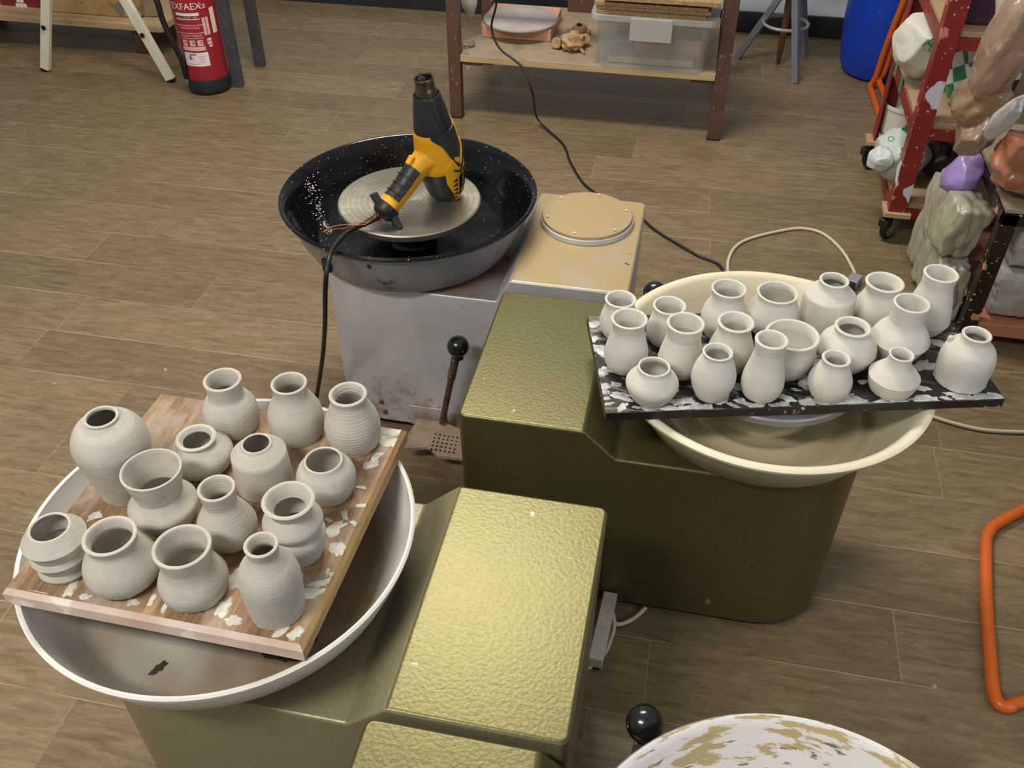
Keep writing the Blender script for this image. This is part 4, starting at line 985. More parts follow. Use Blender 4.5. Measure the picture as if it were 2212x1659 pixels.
# ------------------------------------------------------------------ cords and the power box on the floor
def cord(name, label, pts, r, mat, cat='cable', group=None):
    bm = bm_new(); add_tube(bm, pts, r, 10, 8)
    return tag(finish(name, bm, mat), label, cat, group)
cord('power_cable', 'thin black cable hanging from the brown table and running over the floor',
     [(-0.7436, 3.3800, 0.5544), (-0.7480, 3.3800, 0.4735), (-0.7665, 3.3800, 0.3889), (-0.7312, 3.3600, 0.3215), (-0.6407, 3.3300, 0.2700), (-0.5954, 3.3000, 0.1881), (-0.5927, 3.4175, 0.0300), (-0.4710, 3.2767, 0.0060), (-0.4181, 3.1313, 0.0060), (-0.3481, 2.9817, 0.0060), (-0.2704, 2.8946, 0.0060), (-0.1302, 2.7837, 0.0060), (-0.0610, 2.6998, 0.0060), (0.0660, 2.5868, 0.0060), (0.1587, 2.5023, 0.0060), (0.13, 2.2, 0.006), (0.12, 1.85, 0.006), (0.12, 1.60, 0.006)], 0.0042, M['cord_black'])
c = cord('power_cable', 'cream cable looping on the floor behind the vases, ending in a plug',
     [(0.24, 1.60, 0.006), (0.20, 1.85, 0.006), (0.18, 2.2, 0.006), (0.1738, 2.4687, 0.0060), (0.1739, 2.5756, 0.0060), (0.1983, 2.6647, 0.0060), (0.2537, 2.7282, 0.0060), (0.3587, 2.7972, 0.0060), (0.4190, 2.8155, 0.0060), (0.4774, 2.7915, 0.0060), (0.5277, 2.7033, 0.0060), (0.5545, 2.5989, 0.0060), (0.5573, 2.5428, 0.0120)], 0.0052, M['cord_white'])
bm = bm_new(); a, b = Vector((0.5593, 2.5340, 0.0180)), Vector((0.5383, 2.4888, 0.0180)); add_bar(bm, a, b, 0.036, 0.026)
finish('plug', bm, M['grey_plastic'], c, bevel=0.004)
bm = bm_new(); add_bar(bm, b, b + (b - a) * 0.7, 0.028, 0.022); finish('socket', bm, M['rubber'], c, bevel=0.004)
cord('power_cable', 'cream cable on the floor right of the cream pan', [(0.34, 1.62, 0.006), (0.48, 1.86, 0.006), (0.6439, 1.9534, 0.0060), (0.7087, 1.9268, 0.0060), (0.7839, 1.9067, 0.0060), (0.8497, 1.9045, 0.0060), (0.9734, 1.9228, 0.0060)], 0.0052, M['cord_white'])
pb = thing('power_box', 'white plastic power box lying on the floor between two olive wheels', 'power box', (-0.0345, 1.07, 0))
m = Matrix.Translation((-0.0405, 1.10, 0)) @ Matrix.Rotation(-0.06, 4, 'Z')
bm = bm_new(); add_box(bm, -0.014, 0.014, -0.081, 0.081, 0.028, 0.057, m); finish('case', bm, M['white_plastic'], pb, local=False, bevel=0.002)
for y in (-0.055, 0.055):
    bm = bm_new(); add_box(bm, -0.011, 0.008, y - 0.012, y + 0.012, 0.0, 0.0279, m); finish('rubber_foot', bm, M['rubber'], pb, local=False, bevel=0.002)
bm = bm_new(); add_tube(bm, [(-0.0275, 1.13, 0.04), (-0.0280, 1.1523, 0.0300), (-0.0199, 1.1293, 0.0200), (-0.0237, 1.0980, 0.0080), (-0.0333, 1.0648, 0.0060), (-0.0549, 1.0338, 0.0060), (-0.06, 1.03, 0.006)], 0.0045, 10)
finish('cable_loop', bm, M['cord_white'], pb, local=False)
bm = bm_new(); add_tube(bm, [(-0.0251, 1.1385, 0.0120), (-0.0083, 1.1426, 0.0080), (0.0111, 1.1571, 0.0060), (0.0281, 1.1779, 0.0060), (0.0387, 1.1908, 0.0120)], 0.0045, 10)
finish('cable_tail', bm, M['cord_white'], pb, local=False)
cord('power_cable', 'short black cable end on the floor at the foot of the white-panned wheel', [(-0.7474, 0.7050, 0.0200), (-0.7637, 0.6939, 0.0080), (-0.7754, 0.6748, 0.0080), (-0.7951, 0.6448, 0.0080)], 0.0062, M['cord_black'])

# ------------------------------------------------------------------ orange chair at the right edge
ch = thing('chair', 'orange tubular chair on the right, its sled leg resting on the floor', 'chair', (1.05, 1.5, 0))
bm = bm_new()
path = [(1.18, 1.90, 0.43), (1.20, 1.91, 0.25), (1.20, 1.905, 0.05), (1.15, 1.872, 0.014), (1.0, 1.75, 0.0125), (0.8609, 1.6335, 0.0125), (0.8020, 1.5846, 0.0125), (0.7828, 1.5653, 0.0125), (0.7679, 1.5417, 0.0125), (0.7573, 1.5084, 0.0125), (0.7300, 1.3455, 0.0125), (0.7119, 1.1963, 0.0125), (0.7063, 1.1456, 0.0125), (0.7068, 1.1156, 0.0125), (0.7150, 1.1016, 0.0125), (0.7319, 1.1041, 0.0125), (0.7580, 1.1202, 0.0125), (0.95, 1.205, 0.0125), (1.05, 1.245, 0.014), (1.12, 1.275, 0.05), (1.13, 1.28, 0.25), (1.13, 1.28, 0.43)]
add_tube(bm, path, 0.0125, 14, 6); finish('frame', bm, M['orange'], ch, local=False)
bm = bm_new(); add_box(bm, 1.06, 1.48, 1.24, 1.92, 0.43, 0.45); finish('seat', bm, M['orange_wood'], ch, local=False, bevel=0.006)

# ------------------------------------------------------------------ brown work table at the back
tb_ = thing('work_table', 'brown steel-legged table with a wooden lower shelf at the back', 'table', (-0.42, 3.7, 0))
for x in (-0.93, 0.093):
    for y in (3.452, 4.03):
        bm = bm_new(); add_box(bm, x - 0.0235, x + 0.0235, y - 0.022, y + 0.022, 0.0, 0.86); finish('leg', bm, M['brown_steel'], tb_, local=False, bevel=0.002)
        bm = bm_new(); add_box(bm, x - 0.025, x + 0.025, y - 0.0235, y + 0.0235, 0.0, 0.006); finish('foot_cap', bm, M['rubber'], tb_, local=False)
bm = bm_new(); add_box(bm, -0.905, 0.0685, 3.432, 4.05, 0.232, 0.258); finish('lower_shelf', bm, [M['mdf_dusty']], tb_, local=False, bevel=0.002)
bm = bm_new(); add_box(bm, -0.904, 0.0675, 3.4295, 3.433, 0.2335, 0.2565); finish('shelf_edge', bm, M['pine'], tb_, local=False)
for x in (-0.86, 0.02):
    bm = bm_new(); add_box(bm, x - 0.04, x + 0.04, 3.445, 4.03, 0.216, 0.232); finish('shelf_batten', bm, M['brown_steel'], tb_, local=False)
for y in (3.452, 4.03):
    bm = bm_new(); add_box(bm, -0.9065, 0.0695, y - 0.02, y + 0.02, 0.80, 0.86); finish('rail', bm, M['brown_steel'], tb_, local=False, bevel=0.002)
ZS = 0.2585
bt = thing('tile_slab', 'square terracotta slab on the table shelf, under the round grey bat', 'slab', (-0.72, 3.75, ZS))
bm = bm_new(); add_box(bm, -0.865, -0.585, 3.632, 3.90, ZS, ZS + 0.048); finish('slab', bm, M['terracotta'], bt, local=False, bevel=0.004)
bm = bm_new(); add_lathe(bm, [(0.13, 0), (0.146, 0.002), (0.15, 0.007), (0.149, 0.012), (0.145, 0.0145), (0.02, 0.0145)], 72, loc=(-0.7206, 3.7083, ZS+0.0485))
tag(finish('wheel_bat', bm, M['bat_grey']), 'round grey bat lying on the terracotta slab on the table shelf', 'bat')
fg = thing('clay_figurine', 'small brown clay animal figure lying on the shelf by the clear box', 'figurine', (-0.4962, 3.6058, 0.2585))
fc = Vector((-0.4882, 3.5450, 0.2900))
bm = bm_new(); add_blob(bm, fc + Vector((0, 0.03, 0.002)), (0.046, 0.05, 0.032), 4, 0.32, 2.4, 1, 0.04, flat_bottom=ZS + 0.0005); finish('body', bm, M['brown_clay'], fg, local=False)
for nm_, px in (('foot', (-0.5504, 3.5619, 0.2830)), ('foot', (-0.4444, 3.6041, 0.2900))):
    bm = bm_new(); p = Vector(px); d = Vector((-0.35 if px[0] < fc.x else 0.3, -1, 0.25)).normalized()
    mm = d.to_track_quat('Z', 'Y').to_matrix().to_4x4(); mm.translation = p
    add_lathe(bm, [(0.012, -0.05), (0.017, -0.02), (0.0215, -0.003), (0.021, 0.003), (0.017, 0.006), (0.004, 0.005)], 24, mtx=mm); finish(nm_, bm, M['brown_clay'], fg, local=False)
hp = Vector((-0.4857, 3.7400, 0.2815))
bm = bm_new(); add_blob(bm, hp, (0.031, 0.03, 0.024), 3, 0.1, 2, 3); hd = finish('head', bm, M['brown_clay'], fg, local=False)
bm = bm_new(); add_blob(bm, hp + Vector((0.0, -0.018, 0.022)), (0.011, 0.008, 0.007), 2, 0.1, 2, 3); finish('nose', bm, M['dark'], hd, local=False)
for dx in (-0.034, 0.034):
    bm = bm_new(); add_blob(bm, hp + Vector((dx, 0.0, -0.012)), (0.014, 0.012, 0.012), 2, 0.1, 2, 5); finish('ear', bm, M['brown_clay'], hd, local=False)
bm = bm_new(); add_bar(bm, (-0.4616, 3.5495, 0.2850), (-0.4359, 3.5293, 0.2620), 0.012, 0.008); finish('tail', bm, M['brown_clay'], fg, local=False, bevel=0.002)
# clear storage box with boards on its lid
cb = thing('storage_box', 'cloudy clear plastic box with lid and latch on the table shelf', 'box', (-0.18, 3.6, ZS))
bx = [(-0.372, 3.425), (0.022, 3.425), (0.022, 3.80), (-0.372, 3.80)]
bm = bm_new()
def shell(bm, z0, z1, g0, g1, t=0.003):
    def loop(z, g): return [bm.verts.new((x, y, z)) for x, y in rounded([(bx[0][0] - g, bx[0][1] - g, 0.03), (bx[1][0] + g, bx[1][1] - g, 0.03), (bx[2][0] + g, bx[2][1] + g, 0.03), (bx[3][0] - g, bx[3][1] + g, 0.03)])]
    o0, o1, i1, i0 = loop(z0, g0), loop(z1, g1), loop(z1, g1 - t), loop(z0 + t, g0 - t)
    for a, b in ((o0, o1), (o1, i1), (i1, i0)):
        for i in range(len(a)): bm.faces.new((a[i], a[(i + 1) % len(a)], b[(i + 1) % len(b)], b[i]))
    bm.faces.new(o0[::-1]); bm.faces.new(i0)
shell(bm, ZS + 0.0005, 0.436, 0.0, 0.014); finish('tub', bm, M['clear'], cb, local=False)
bm = bm_new(); poly = lambda g: rounded([(bx[0][0] - g, bx[0][1] - g, 0.035), (bx[1][0] + g, bx[1][1] - g, 0.035), (bx[2][0] + g, bx[2][1] + g, 0.035), (bx[3][0] - g, bx[3][1] + g, 0.035)])
add_prism(bm, poly(0.033), 0.024, Matrix.Translation((0, 0, 0.4485))); finish('lid', bm, M['clear_rim'], cb, local=False, bevel=0.004)
a, b = (-0.2585, 3.3850, 0.3761), (-0.1056, 3.3850, 0.4576)
bm = bm_new(); add_box(bm, a[0], b[0], 3.383, 3.391, a[2], 0.458); finish('latch', bm, M['clear_rim'], cb, local=False, bevel=0.004)
for (x0, x1, y0, z0, z1, mt, lab) in ((-0.34, -0.02, 3.46, ZS + 0.006, ZS + 0.03, 'pine', 'pale plank lying at the front inside the clear box'), (-0.25, 0.0, 3.56, ZS + 0.006, ZS + 0.07, 'terracotta', 'terracotta brick inside the clear box'), (-0.33, 0.0, 3.66, ZS + 0.006, ZS + 0.05, 'pine', 'long plank at the back inside the clear box')):
    bm = bm_new(); add_box(bm, x0, x1, y0, y0 + 0.08, z0, z1); tag(finish('plank' if mt == 'pine' else 'brick', bm, M[mt], bevel=0.003), lab, 'plank' if mt == 'pine' else 'brick')
zb = 0.461
for (x0, x1, y0, h, lab) in ((-0.375, 0.005, 3.398, 0.013, 'bottom chipboard panel of the stack on the clear box lid'), (-0.385, 0.022, 3.402, 0.014, 'second chipboard panel up on the clear box lid'), (-0.392, 0.012, 3.395, 0.012, 'third chipboard panel up on the clear box lid'), (-0.36, 0.052, 3.372, 0.016, 'topmost wide chipboard panel of the stack on the clear box')):
    bm = bm_new(); add_box(bm, x0, x1, y0, y0 + 0.38, zb, zb + h); tag(finish('chipboard_panel', bm, M['chip'], bevel=0.001), lab, 'panel', 'chipboard panels stacked on the clear box'); zb += h + 0.0015 + (0.012 if lab.startswith('third') else 0)
bm = bm_new(); add_box(bm, -0.30, -0.02, 3.45, 3.70, zb - 0.029, zb - 0.0180)
tag(finish('wooden_batten', bm, M['pine']), 'narrow wooden spacer between the two upper chipboard panels', 'batten')
bm = bm_new(); add_box(bm, -0.575, -0.405, 4.0, 4.02, ZS, 0.375, Matrix.Identity(4)); tag(finish('dark_panel', bm, M['brown_steel'], bevel=0.002), 'dark panel standing behind the clay figure on the table shelf', 'panel')
bm = bm_new(); add_box(bm, -0.575, -0.405, 3.985, 3.999, 0.34, 0.372); tag(finish('pale_strip', bm, M['white_plastic'], bevel=0.002), 'pale strip leaning against the dark panel on the table shelf', 'strip')
for (p, lab) in ((((-0.9669, 3.4700, 0.2331), (-0.9297, 3.4700, 0.2757), (-0.9354, 3.4700, 0.1802)), 'white paper corner poking out left of the brown table leg'), (((-0.8959, 3.4600, 0.2203), (-0.8626, 3.4600, 0.2155), (-0.8839, 3.4600, 0.1862)), 'white paper corner hanging under the table shelf')):
    bm = bm_new(); q = [Vector(v) for v in p]; off = Vector((0, 0.012, 0))
    a = [bm.verts.new(v) for v in q]; b = [bm.verts.new(v + off * (i + 1) / 2) for i, v in enumerate(q)]
    bm.faces.new(a); bm.faces.new(b[::-1])
    for i in range(3): bm.faces.new((a[i], b[i], b[(i + 1) % 3], a[(i + 1) % 3]))
    tag(finish('paper_scrap', bm, M['paper_white'], smooth=False), lab, 'paper')
bm = bm_new(); add_blob(bm, (-0.8951, 3.5318, 0.2650), (0.022, 0.03, 0.012), 3, 0.3, 2.5, 8, 0.12, flat_bottom=ZS); tag(finish('crumpled_film', bm, M['crumple_brown'], angle=25), 'small crumpled film at the left end of the table shelf', 'film')
bm = bm_new(); p = (-0.8996, 3.6000, 0.3475)
add_tube(bm, [(p[0], 3.60, p[2]), (p[0] - 0.004, 3.60, p[2] + 0.05), (p[0] - 0.012, 3.605, p[2] + 0.14), (p[0] - 0.02, 3.61, p[2] + 0.4)], lambda t: 0.010 + 0.022 * min(1, t * 3), 16)
tag(finish('hanging_cloth', bm, M['bat_grey']), 'pale cloth tip hanging down behind the left table leg', 'cloth')

# ------------------------------------------------------------------ tripod stool, pole, barrel by the back wall
ts = thing('tripod_stool', 'pale grey three-legged steel stool with a ring brace, by the back wall', 'stool', (0.36, 4.22, 0))
for a, b in (((0.1695, 4.3065, 0.0010), (0.2992, 4.2500, 0.2833)), ((0.4223, 4.0711, 0.0010), (0.3608, 4.1000, 0.3343)), ((0.4724, 4.3852, 0.0010), (0.4101, 4.3300, 0.2652))):
    a, b = Vector(a), Vector(b); t = (0.44 - a.z) / (b.z - a.z)
    bm = bm_new(); add_bar(bm, a, a + (b - a) * t, 0.028, 0.028); finish('leg', bm, M['stool_grey'], ts, local=False, bevel=0.003)
bm = bm_new(); c = (0.3471, 4.2158, 0.2000)
add_tube(bm, [(c[0] + 0.095 * cos(k * pi / 12), c[1] + 0.095 * sin(k * pi / 12), 0.2) for k in range(25)], 0.007, 10, 2); finish('ring_brace', bm, M['stool_ring'], ts, local=False)
bm = bm_new(); add_lathe(bm, [(0.13, 0.44), (0.14, 0.445), (0.14, 0.465), (0.135, 0.47), (0.01, 0.47)], 48, loc=(0.37, 4.22, 0)); finish('seat', bm, M['dark_wood'], ts, local=False)
bm = bm_new(); a = Vector((0.3509, 4.2729, 0.0000)); b = Vector((0.3508, 4.2700, 0.2803)); add_tube(bm, [a, a.lerp(b, 0.4), a.lerp(b, 1.4)], lambda t: 0.009 + 0.010 * t, 16)
tag(finish('wooden_pole', bm, M['dark_wood']), 'dark brown turned wooden leg standing inside the stool ring', 'pole')
br = thing('plastic_barrel', 'large bright blue plastic barrel by the back wall', 'barrel', (0.775, 4.27, 0))
bm = bm_new(); add_lathe(bm, [(0.09, 0.004), (0.125, 0.0), (0.15, 0.012), (0.165, 0.05), (0.176, 0.12), (0.183, 0.22), (0.184, 0.32), (0.181, 0.42), (0.172, 0.52), (0.155, 0.60), (0.125, 0.64), (0.12, 0.66), (0.02, 0.66)], 64)
finish('drum', bm, M['barrel_blue'], br)
bm = bm_new(); add_lathe(bm, [(0.13, 0.655), (0.133, 0.66), (0.133, 0.70), (0.128, 0.705), (0.02, 0.705)], 48); finish('lid', bm, M['rubber'], br)

# stacked orange chair behind the cart
oc = thing('chair', 'orange tubular chair standing between the blue barrel and the red cart', 'chair', (0.80, 3.8, 0))
for k in (0, 1):
    bm = bm_new(); dx = 0.030 * k
    a = (0.7672, 4.0200, 0.3855); c1 = Vector((0.7318, 4.0649, 0.0125)); c2 = Vector((0.7440, 3.7114, 0.0125))
    top = Vector(a) + (Vector(a) - c1) * 0.5
    pp = [top, Vector(a), Vector(a).lerp(c1, 0.5), c1 + Vector((0.012, 0.0, 0.04)), c1, c1.lerp(c2, 0.3), c2, c2 + (c2 - c1) * 0.2]
    add_tube(bm, [p + Vector((dx, 0.006 * k, 0.027 * k)) for p in pp], 0.0125, 12, 5); finish('tube_leg', bm, M['orange'], oc, local=False)
bm = bm_new(); add_tube(bm, [(0.8866, 4.0800, 0.1110), (0.8625, 4.0039, 0.0500), (0.8454, 3.9606, 0.0125), (0.8367, 3.7833, 0.0125)], 0.0125, 12, 5); finish('tube_leg', bm, M['orange'], oc, local=False)
a = (0.8674, 4.0500, 0.2695); bm = bm_new(); add_box(bm, a[0], a[0] + 0.36, 3.70, 4.06, 0.40, 0.42, Matrix.Rotation(0.0, 4, 'X')); finish('seat', bm, M['orange_wood'], oc, local=False, bevel=0.006)
bm = bm_new(); add_box(bm, a[0] + 0.0, a[0] + 0.30, 4.03, 4.05, a[2], 0.41); finish('back_panel', bm, M['orange_wood'], oc, local=False, bevel=0.006)

# ------------------------------------------------------------------ red cart with bags
ct = thing('trolley', 'red painted steel trolley on castors with tan shelves, at the right', 'trolley', (0.95, 3.06, 0))
def angle_iron(bm, x, y, z0, z1, sx, sy, w=0.05, t=0.005):
    add_box(bm, min(x, x + sx * w), max(x, x + sx * w), min(y, y + sy * t), max(y, y + sy * t), z0, z1)
    add_box(bm, min(x, x + sx * t), max(x, x + sx * t), min(y + sy * t, y + sy * w), max(y + sy * t, y + sy * w), z0, z1)
XL, XR, YF, YB = 0.652, 1.25, 2.785, 3.345
for nm_, x, y, sx, sy, mt in (('post', XL, YF, 1, 1, 'red_peel'), ('post', XL, YB, 1, -1, 'red_steel'), ('post', XR, YF, -1, 1, 'red_steel'), ('post', XR, YB, -1, -1, 'red_steel')):
    bm = bm_new(); angle_iron(bm, x, y, 0.115, 1.1, sx, sy, 0.052); finish(nm_, bm, M[mt], ct, local=False, smooth=False)
for z in (0.125, 0.395, 0.665):
    bm = bm_new(); add_box(bm, XL + 0.053, XR - 0.053, YF + 0.006, YF + 0.011, z - 0.035, z); finish('rail', bm, M['red_steel'], ct, local=False, smooth=False)
    bm = bm_new(); add_box(bm, XL + 0.006, XL + 0.011, YF + 0.053, YB - 0.053, z - 0.035, z); finish('rail', bm, M['red_steel'], ct, local=False, smooth=False)
    bm = bm_new(); add_box(bm, XL + 0.012, XR - 0.01, YF + 0.012, YB - 0.012, z + 0.0005, z + 0.016); finish('shelf', bm, M['mdf'], ct, local=False, bevel=0.002)
bm = bm_new(); add_box(bm, XL - 0.012, XL + 0.07, YF - 0.012, YF + 0.07, 0.098, 0.114); finish('corner_block', bm, M['pine'], ct, local=False, bevel=0.002)
bm = bm_new(); add_box(bm, XL - 0.022, XL + 0.05, YB - 0.06, YB + 0.01, 0.100, 0.116); finish('corner_block', bm, M['pine'], ct, local=False, bevel=0.002)
for y in (3.12, 3.26):
    bm = bm_new(); add_box(bm, XL + 0.0045, XL + 0.006, y, y + 0.035, 0.361, 0.411); finish('green_tape', bm, M['print_green'], ct, local=False)
def castor(p, ang):
    x, y = p; R = Matrix.Translation((x, y, 0)) @ Matrix.Rotation(ang, 4, 'Z')
    bm = bm_new(); add_lathe(bm, [(0.010, -0.011), (0.036, -0.011), (0.040, -0.007), (0.041, 0), (0.040, 0.007), (0.036, 0.011), (0.010, 0.011)], 32, mtx=R @ Matrix.Translation((0.012, 0, 0.0412)) @ Matrix.Rotation(pi / 2, 4, 'X'))
    w = finish('castor', bm, M['rubber'], ct, local=False)
    bm = bm_new(); add_lathe(bm, [(0.004, -0.0135), (0.03, -0.0125), (0.031, 0), (0.03, 0.0125), (0.004, 0.0135)], 28, mtx=R @ Matrix.Translation((0.012, 0, 0.0412)) @ Matrix.Rotation(pi / 2, 4, 'X')); finish('hub', bm, M['grey_plastic'], w, local=False)
    bm = bm_new()
    for s in (-1, 1): add_prism(bm, [(-0.035, 0.098), (0.028, 0.098), (0.024, 0.034), (0.002, 0.034)], 0.003, R @ Matrix(((1, 0, 0, 0), (0, 0, 1, s * 0.0165), (0, 1, 0, 0), (0, 0, 0, 1))))
    add_box(bm, -0.035, 0.03, -0.018, 0.018, 0.093, 0.098, R); finish('fork', bm, M['grey_plastic'], w, local=False, smooth=False)
    bm = bm_new(); add_box(bm, 0.03, 0.062, -0.017, 0.017, 0.055, 0.085, R); finish('brake', bm, M['black_plastic'], w, local=False, bevel=0.005)
castor((XL + 0.032, YF + 0.045), pi + 0.9); castor((XL + 0.03, YB - 0.03), pi + 0.3); castor((XR - 0.05, YF + 0.05), 0.2); castor((XR - 0.05, YB - 0.05), 0.2)
Z1, Z2, Z3 = 0.1412, 0.4112, 0.6812
def bag(name, label, mat, c, size, seed, cat='bag', amp=0.18, crease=0.10, freq=2.2, rot=(0, 0, 0), floor=None, sub=5, box=0.0, angle=30, facets=34, fdepth=0.26):
    bm = bm_new(); mm = Matrix.Rotation(rot[2], 4, 'Z') @ Matrix.Rotation(rot[1], 4, 'Y') @ Matrix.Rotation(rot[0], 4, 'X')
    add_blob(bm, c, [q * 1.12 for q in size], sub, amp * 0.5, freq, seed, crease * 0.35, floor, mm, box, 0, 9, facets, fdepth)
    return tag(finish(name, bm, mat, angle=angle), label, cat)
def print_on(o, s, size, at_, right, up_, mat, name='printing'):
    """flat print pressed onto a lumpy surface: every vertex is dropped onto the bag along the print's own normal"""
    tbm = text_bm(s, size); bmesh.ops.triangulate(tbm, faces=tbm.faces)
    for _ in range(2): bmesh.ops.subdivide_edges(tbm, edges=tbm.edges, cuts=1)
    r, u = Vector(right).normalized(), Vector(up_).normalized(); n = r.cross(u)
    bvh = BVHTree.FromPolygons([v.co for v in o.data.vertices], [tuple(p.vertices) for p in o.data.polygons])
    for v in tbm.verts:
        q = Vector(at_) + r * v.co.x + u * v.co.y
        hit = bvh.ray_cast(q + n * 0.3, -n)
        v.co = (hit[0] if hit[0] is not None else q) + n * 0.0015
    return finish(name, tbm, mat, o, smooth=False)
CR, CU = Vector((0.98, -0.2, 0)), Vector((0.11, 0.54, 0.83))
wb = bag('crumpled_bag', 'crumpled white bag with green lettering on the trolley\'s middle shelf', M['paper_white'], (0.6931, 3.1000, 0.5407), (0.098, 0.09, 0.088), 3, floor=Z2 + 0.0005, amp=0.22, crease=0.07, freq=1.5, angle=22)
print_on(wb, 'AHO', 0.05, (0.7133, 3.0200, 0.5425), CR + Vector((0.1, 0, -0.55)), CU + Vector((0.35, 0, 0.1)), M['print_green'])
tubp = (0.7366, 3.3343, Z1)
tu = thing('clay_tub', 'white plastic tub with a lump of clay, on the trolley\'s bottom shelf', 'tub', tubp)
bm = bm_new(); add_lathe(bm, [(0.058, 0.0005), (0.066, 0.004), (0.072, 0.095), (0.076, 0.096), (0.076, 0.107), (0.072, 0.108), (0.069, 0.105), (0.062, 0.006), (0.01, 0.005)], 56); finish('tub', bm, M['paper_white'], tu)
bm = bm_new(); add_blob(bm, (0.010, 0.008, 0.072), (0.05, 0.047, 0.042), 4, 0.12, 2, 6); finish('clay_lump', bm, M['clay_left'], tu)
lb = bag('crumpled_bag', 'thin white printed bag bulging out of the trolley\'s bottom shelf', M['thin_white'], (0.6830, 2.9850, 0.2159), (0.078, 0.09, 0.072), 12, floor=Z1 + 0.0005, amp=0.2, crease=0.05, freq=1.6, angle=24)
print_on(lb, 'O', 0.028, (0.6244, 2.9000, 0.3206), CR, CU, M['print_green'])
print_on(lb, '|||||', 0.03, (0.6779, 2.9000, 0.2757), CR + Vector((0, 0, 0.3)), CU, M['print_dark'])
print_on(lb, 'AH', 0.03, (0.6896, 2.9500, 0.3270), CR + Vector((0, 0, -0.4)), CU, M['print_green'])
bag('crumpled_bag', 'white twisted bag end hanging out towards the trolley\'s back castor', M['thin_white'], (0.6163, 2.9300, 0.2183), (0.042, 0.04, 0.035), 15, crease=0.10, freq=1.6, angle=22)
bag('crumpled_bag', 'dark translucent bag on the bottom shelf, behind the front trolley post', M['black_bag'], (0.8060, 3.0300, 0.1996), (0.055, 0.055, 0.064), 22, floor=Z1 + 0.0005, amp=0.2, crease=0.06, freq=1.6)
bag('crumpled_bag', 'dark green bag on the bottom shelf, right of the dark translucent bag', M['green_bag'], (0.8982, 3.1000, 0.2080), (0.06, 0.06, 0.07), 25, floor=Z1 + 0.0005, amp=0.2, crease=0.05, freq=1.6)
bag('printed_bag', 'bag printed with black, white and green triangles on the middle shelf', M['checks'], (0.8452, 2.9700, 0.4961), (0.105, 0.08, 0.125), 31, floor=Z2 + 0.0005, crease=0.04, freq=1.5)
bm = bm_new(); add_box(bm, 0.70, 1.0, 2.85, 3.2, Z3 + 0.0005, 0.95); pbx = finish('storage_crate', bm, M['purple_box'], bevel=0.012); tag(pbx, 'dark purple plastic crate on the trolley\'s top shelf', 'crate')

# ------------------------------------------------------------------ black rack with wrapped clay
rk = thing('steel_rack', 'black chipped steel rack with peach bottom board, at the right', 'rack', (1.1, 2.5, 0))
for x in (0.817, 1.42):
    for y in (2.262, 2.752):
        bm = bm_new(); add_box(bm, x - 0.02, x + 0.02, y - 0.02, y + 0.02, 0.0, 0.428); finish('post', bm, M['black_steel'], rk, local=False, bevel=0.002)
bm = bm_new(); add_box(bm, 0.797, 1.44, 2.242, 2.262, 0.395, 0.428); finish('rail', bm, M['black_steel'], rk, local=False, bevel=0.002)
bm = bm_new(); add_box(bm, 0.797, 0.817, 2.283, 2.73, 0.395, 0.428); finish('rail', bm, M['black_steel'], rk, local=False, bevel=0.002)
bm = bm_new(); add_box(bm, 0.80, 1.44, 2.245, 2.77, 0.4285, 0.441); finish('top_board', bm, M['mdf_dusty'], rk, local=False, bevel=0.002)
bm = bm_new(); add_box(bm, 0.84, 1.398, 2.25, 2.765, 0.052, 0.092); finish('bottom_board', bm, M['peach'], rk, local=False, bevel=0.003)
def block(name, label, mat, c, size, seed, rot=(0, 0, 0), amp=0.06, crease=0.03, box=0.75, cat='clay block', group=None, folds=0.0, nf=9, angle=60, facets=0):
    bm = bm_new(); mm = Matrix.Rotation(rot[2], 4, 'Z') @ Matrix.Rotation(rot[1], 4, 'Y') @ Matrix.Rotation(rot[0], 4, 'X')
    add_blob(bm, c, size, 5, amp, 2.0, seed, crease * (0.5 if facets else 1), 0.001, mm, box, folds, nf, facets, 0.2)
    return tag(finish(name, bm, mat, angle=angle), label, cat, group)
GB = 'plastic-wrapped clay blocks on the rack'
block('clay_block', 'pale grey wrapped clay block on the rack\'s bottom board', M['wrap_pale'], (1.005, 2.365, 0.172), (0.15, 0.095, 0.073), 41, group=GB)
block('clay_block', 'pale wrapped clay block lying on another inside the black rack', M['wrap_pale'], (1.01, 2.37, 0.318), (0.15, 0.095, 0.066), 43, group=GB)
block('clay_block', 'terracotta clay block in glossy plastic at the rack\'s front top edge', M['wrap_terra'], (0.875, 2.33, 0.522), (0.115, 0.075, 0.068), 45, (0, 0.12, 0.1), amp=0.14, crease=0.02, box=0.6, group=GB)
block('clay_block', 'upper terracotta block at the right, with a pale wrinkled flap in front', M['wrap_terra'], (0.905, 2.37, 0.662), (0.10, 0.075, 0.062), 49, (0, -0.25, 0.3), amp=0.16, crease=0.02, box=0.6, group=GB)
block('clay_block', 'tan clay lump wrapped in brown plastic, highest left of the clay pile', M['wrap_tan'], (0.7200, 2.4400, 0.6317), (0.055, 0.06, 0.072), 47, (0.2, 0.35, 0.3), amp=0.18, crease=0.09, box=0.35, group=GB, angle=30, facets=30)
bag('plastic_wrap', 'crumpled brown plastic hanging low beside the lilac bag', M['crumple_brown'], (0.7215, 2.4200, 0.5512), (0.042, 0.05, 0.058), 55, crease=0.13, freq=2.0, amp=0.25, rot=(0, 0.5, 0), angle=24)
bag('plastic_wrap', 'long crumpled brown plastic sheet reaching up to the picture\'s top edge', M['crumple_brown'], (0.7203, 2.4200, 0.7883), (0.050, 0.06, 0.15), 51, crease=0.12, freq=2.2, amp=0.2, rot=(0, 0.15, 0), angle=24)
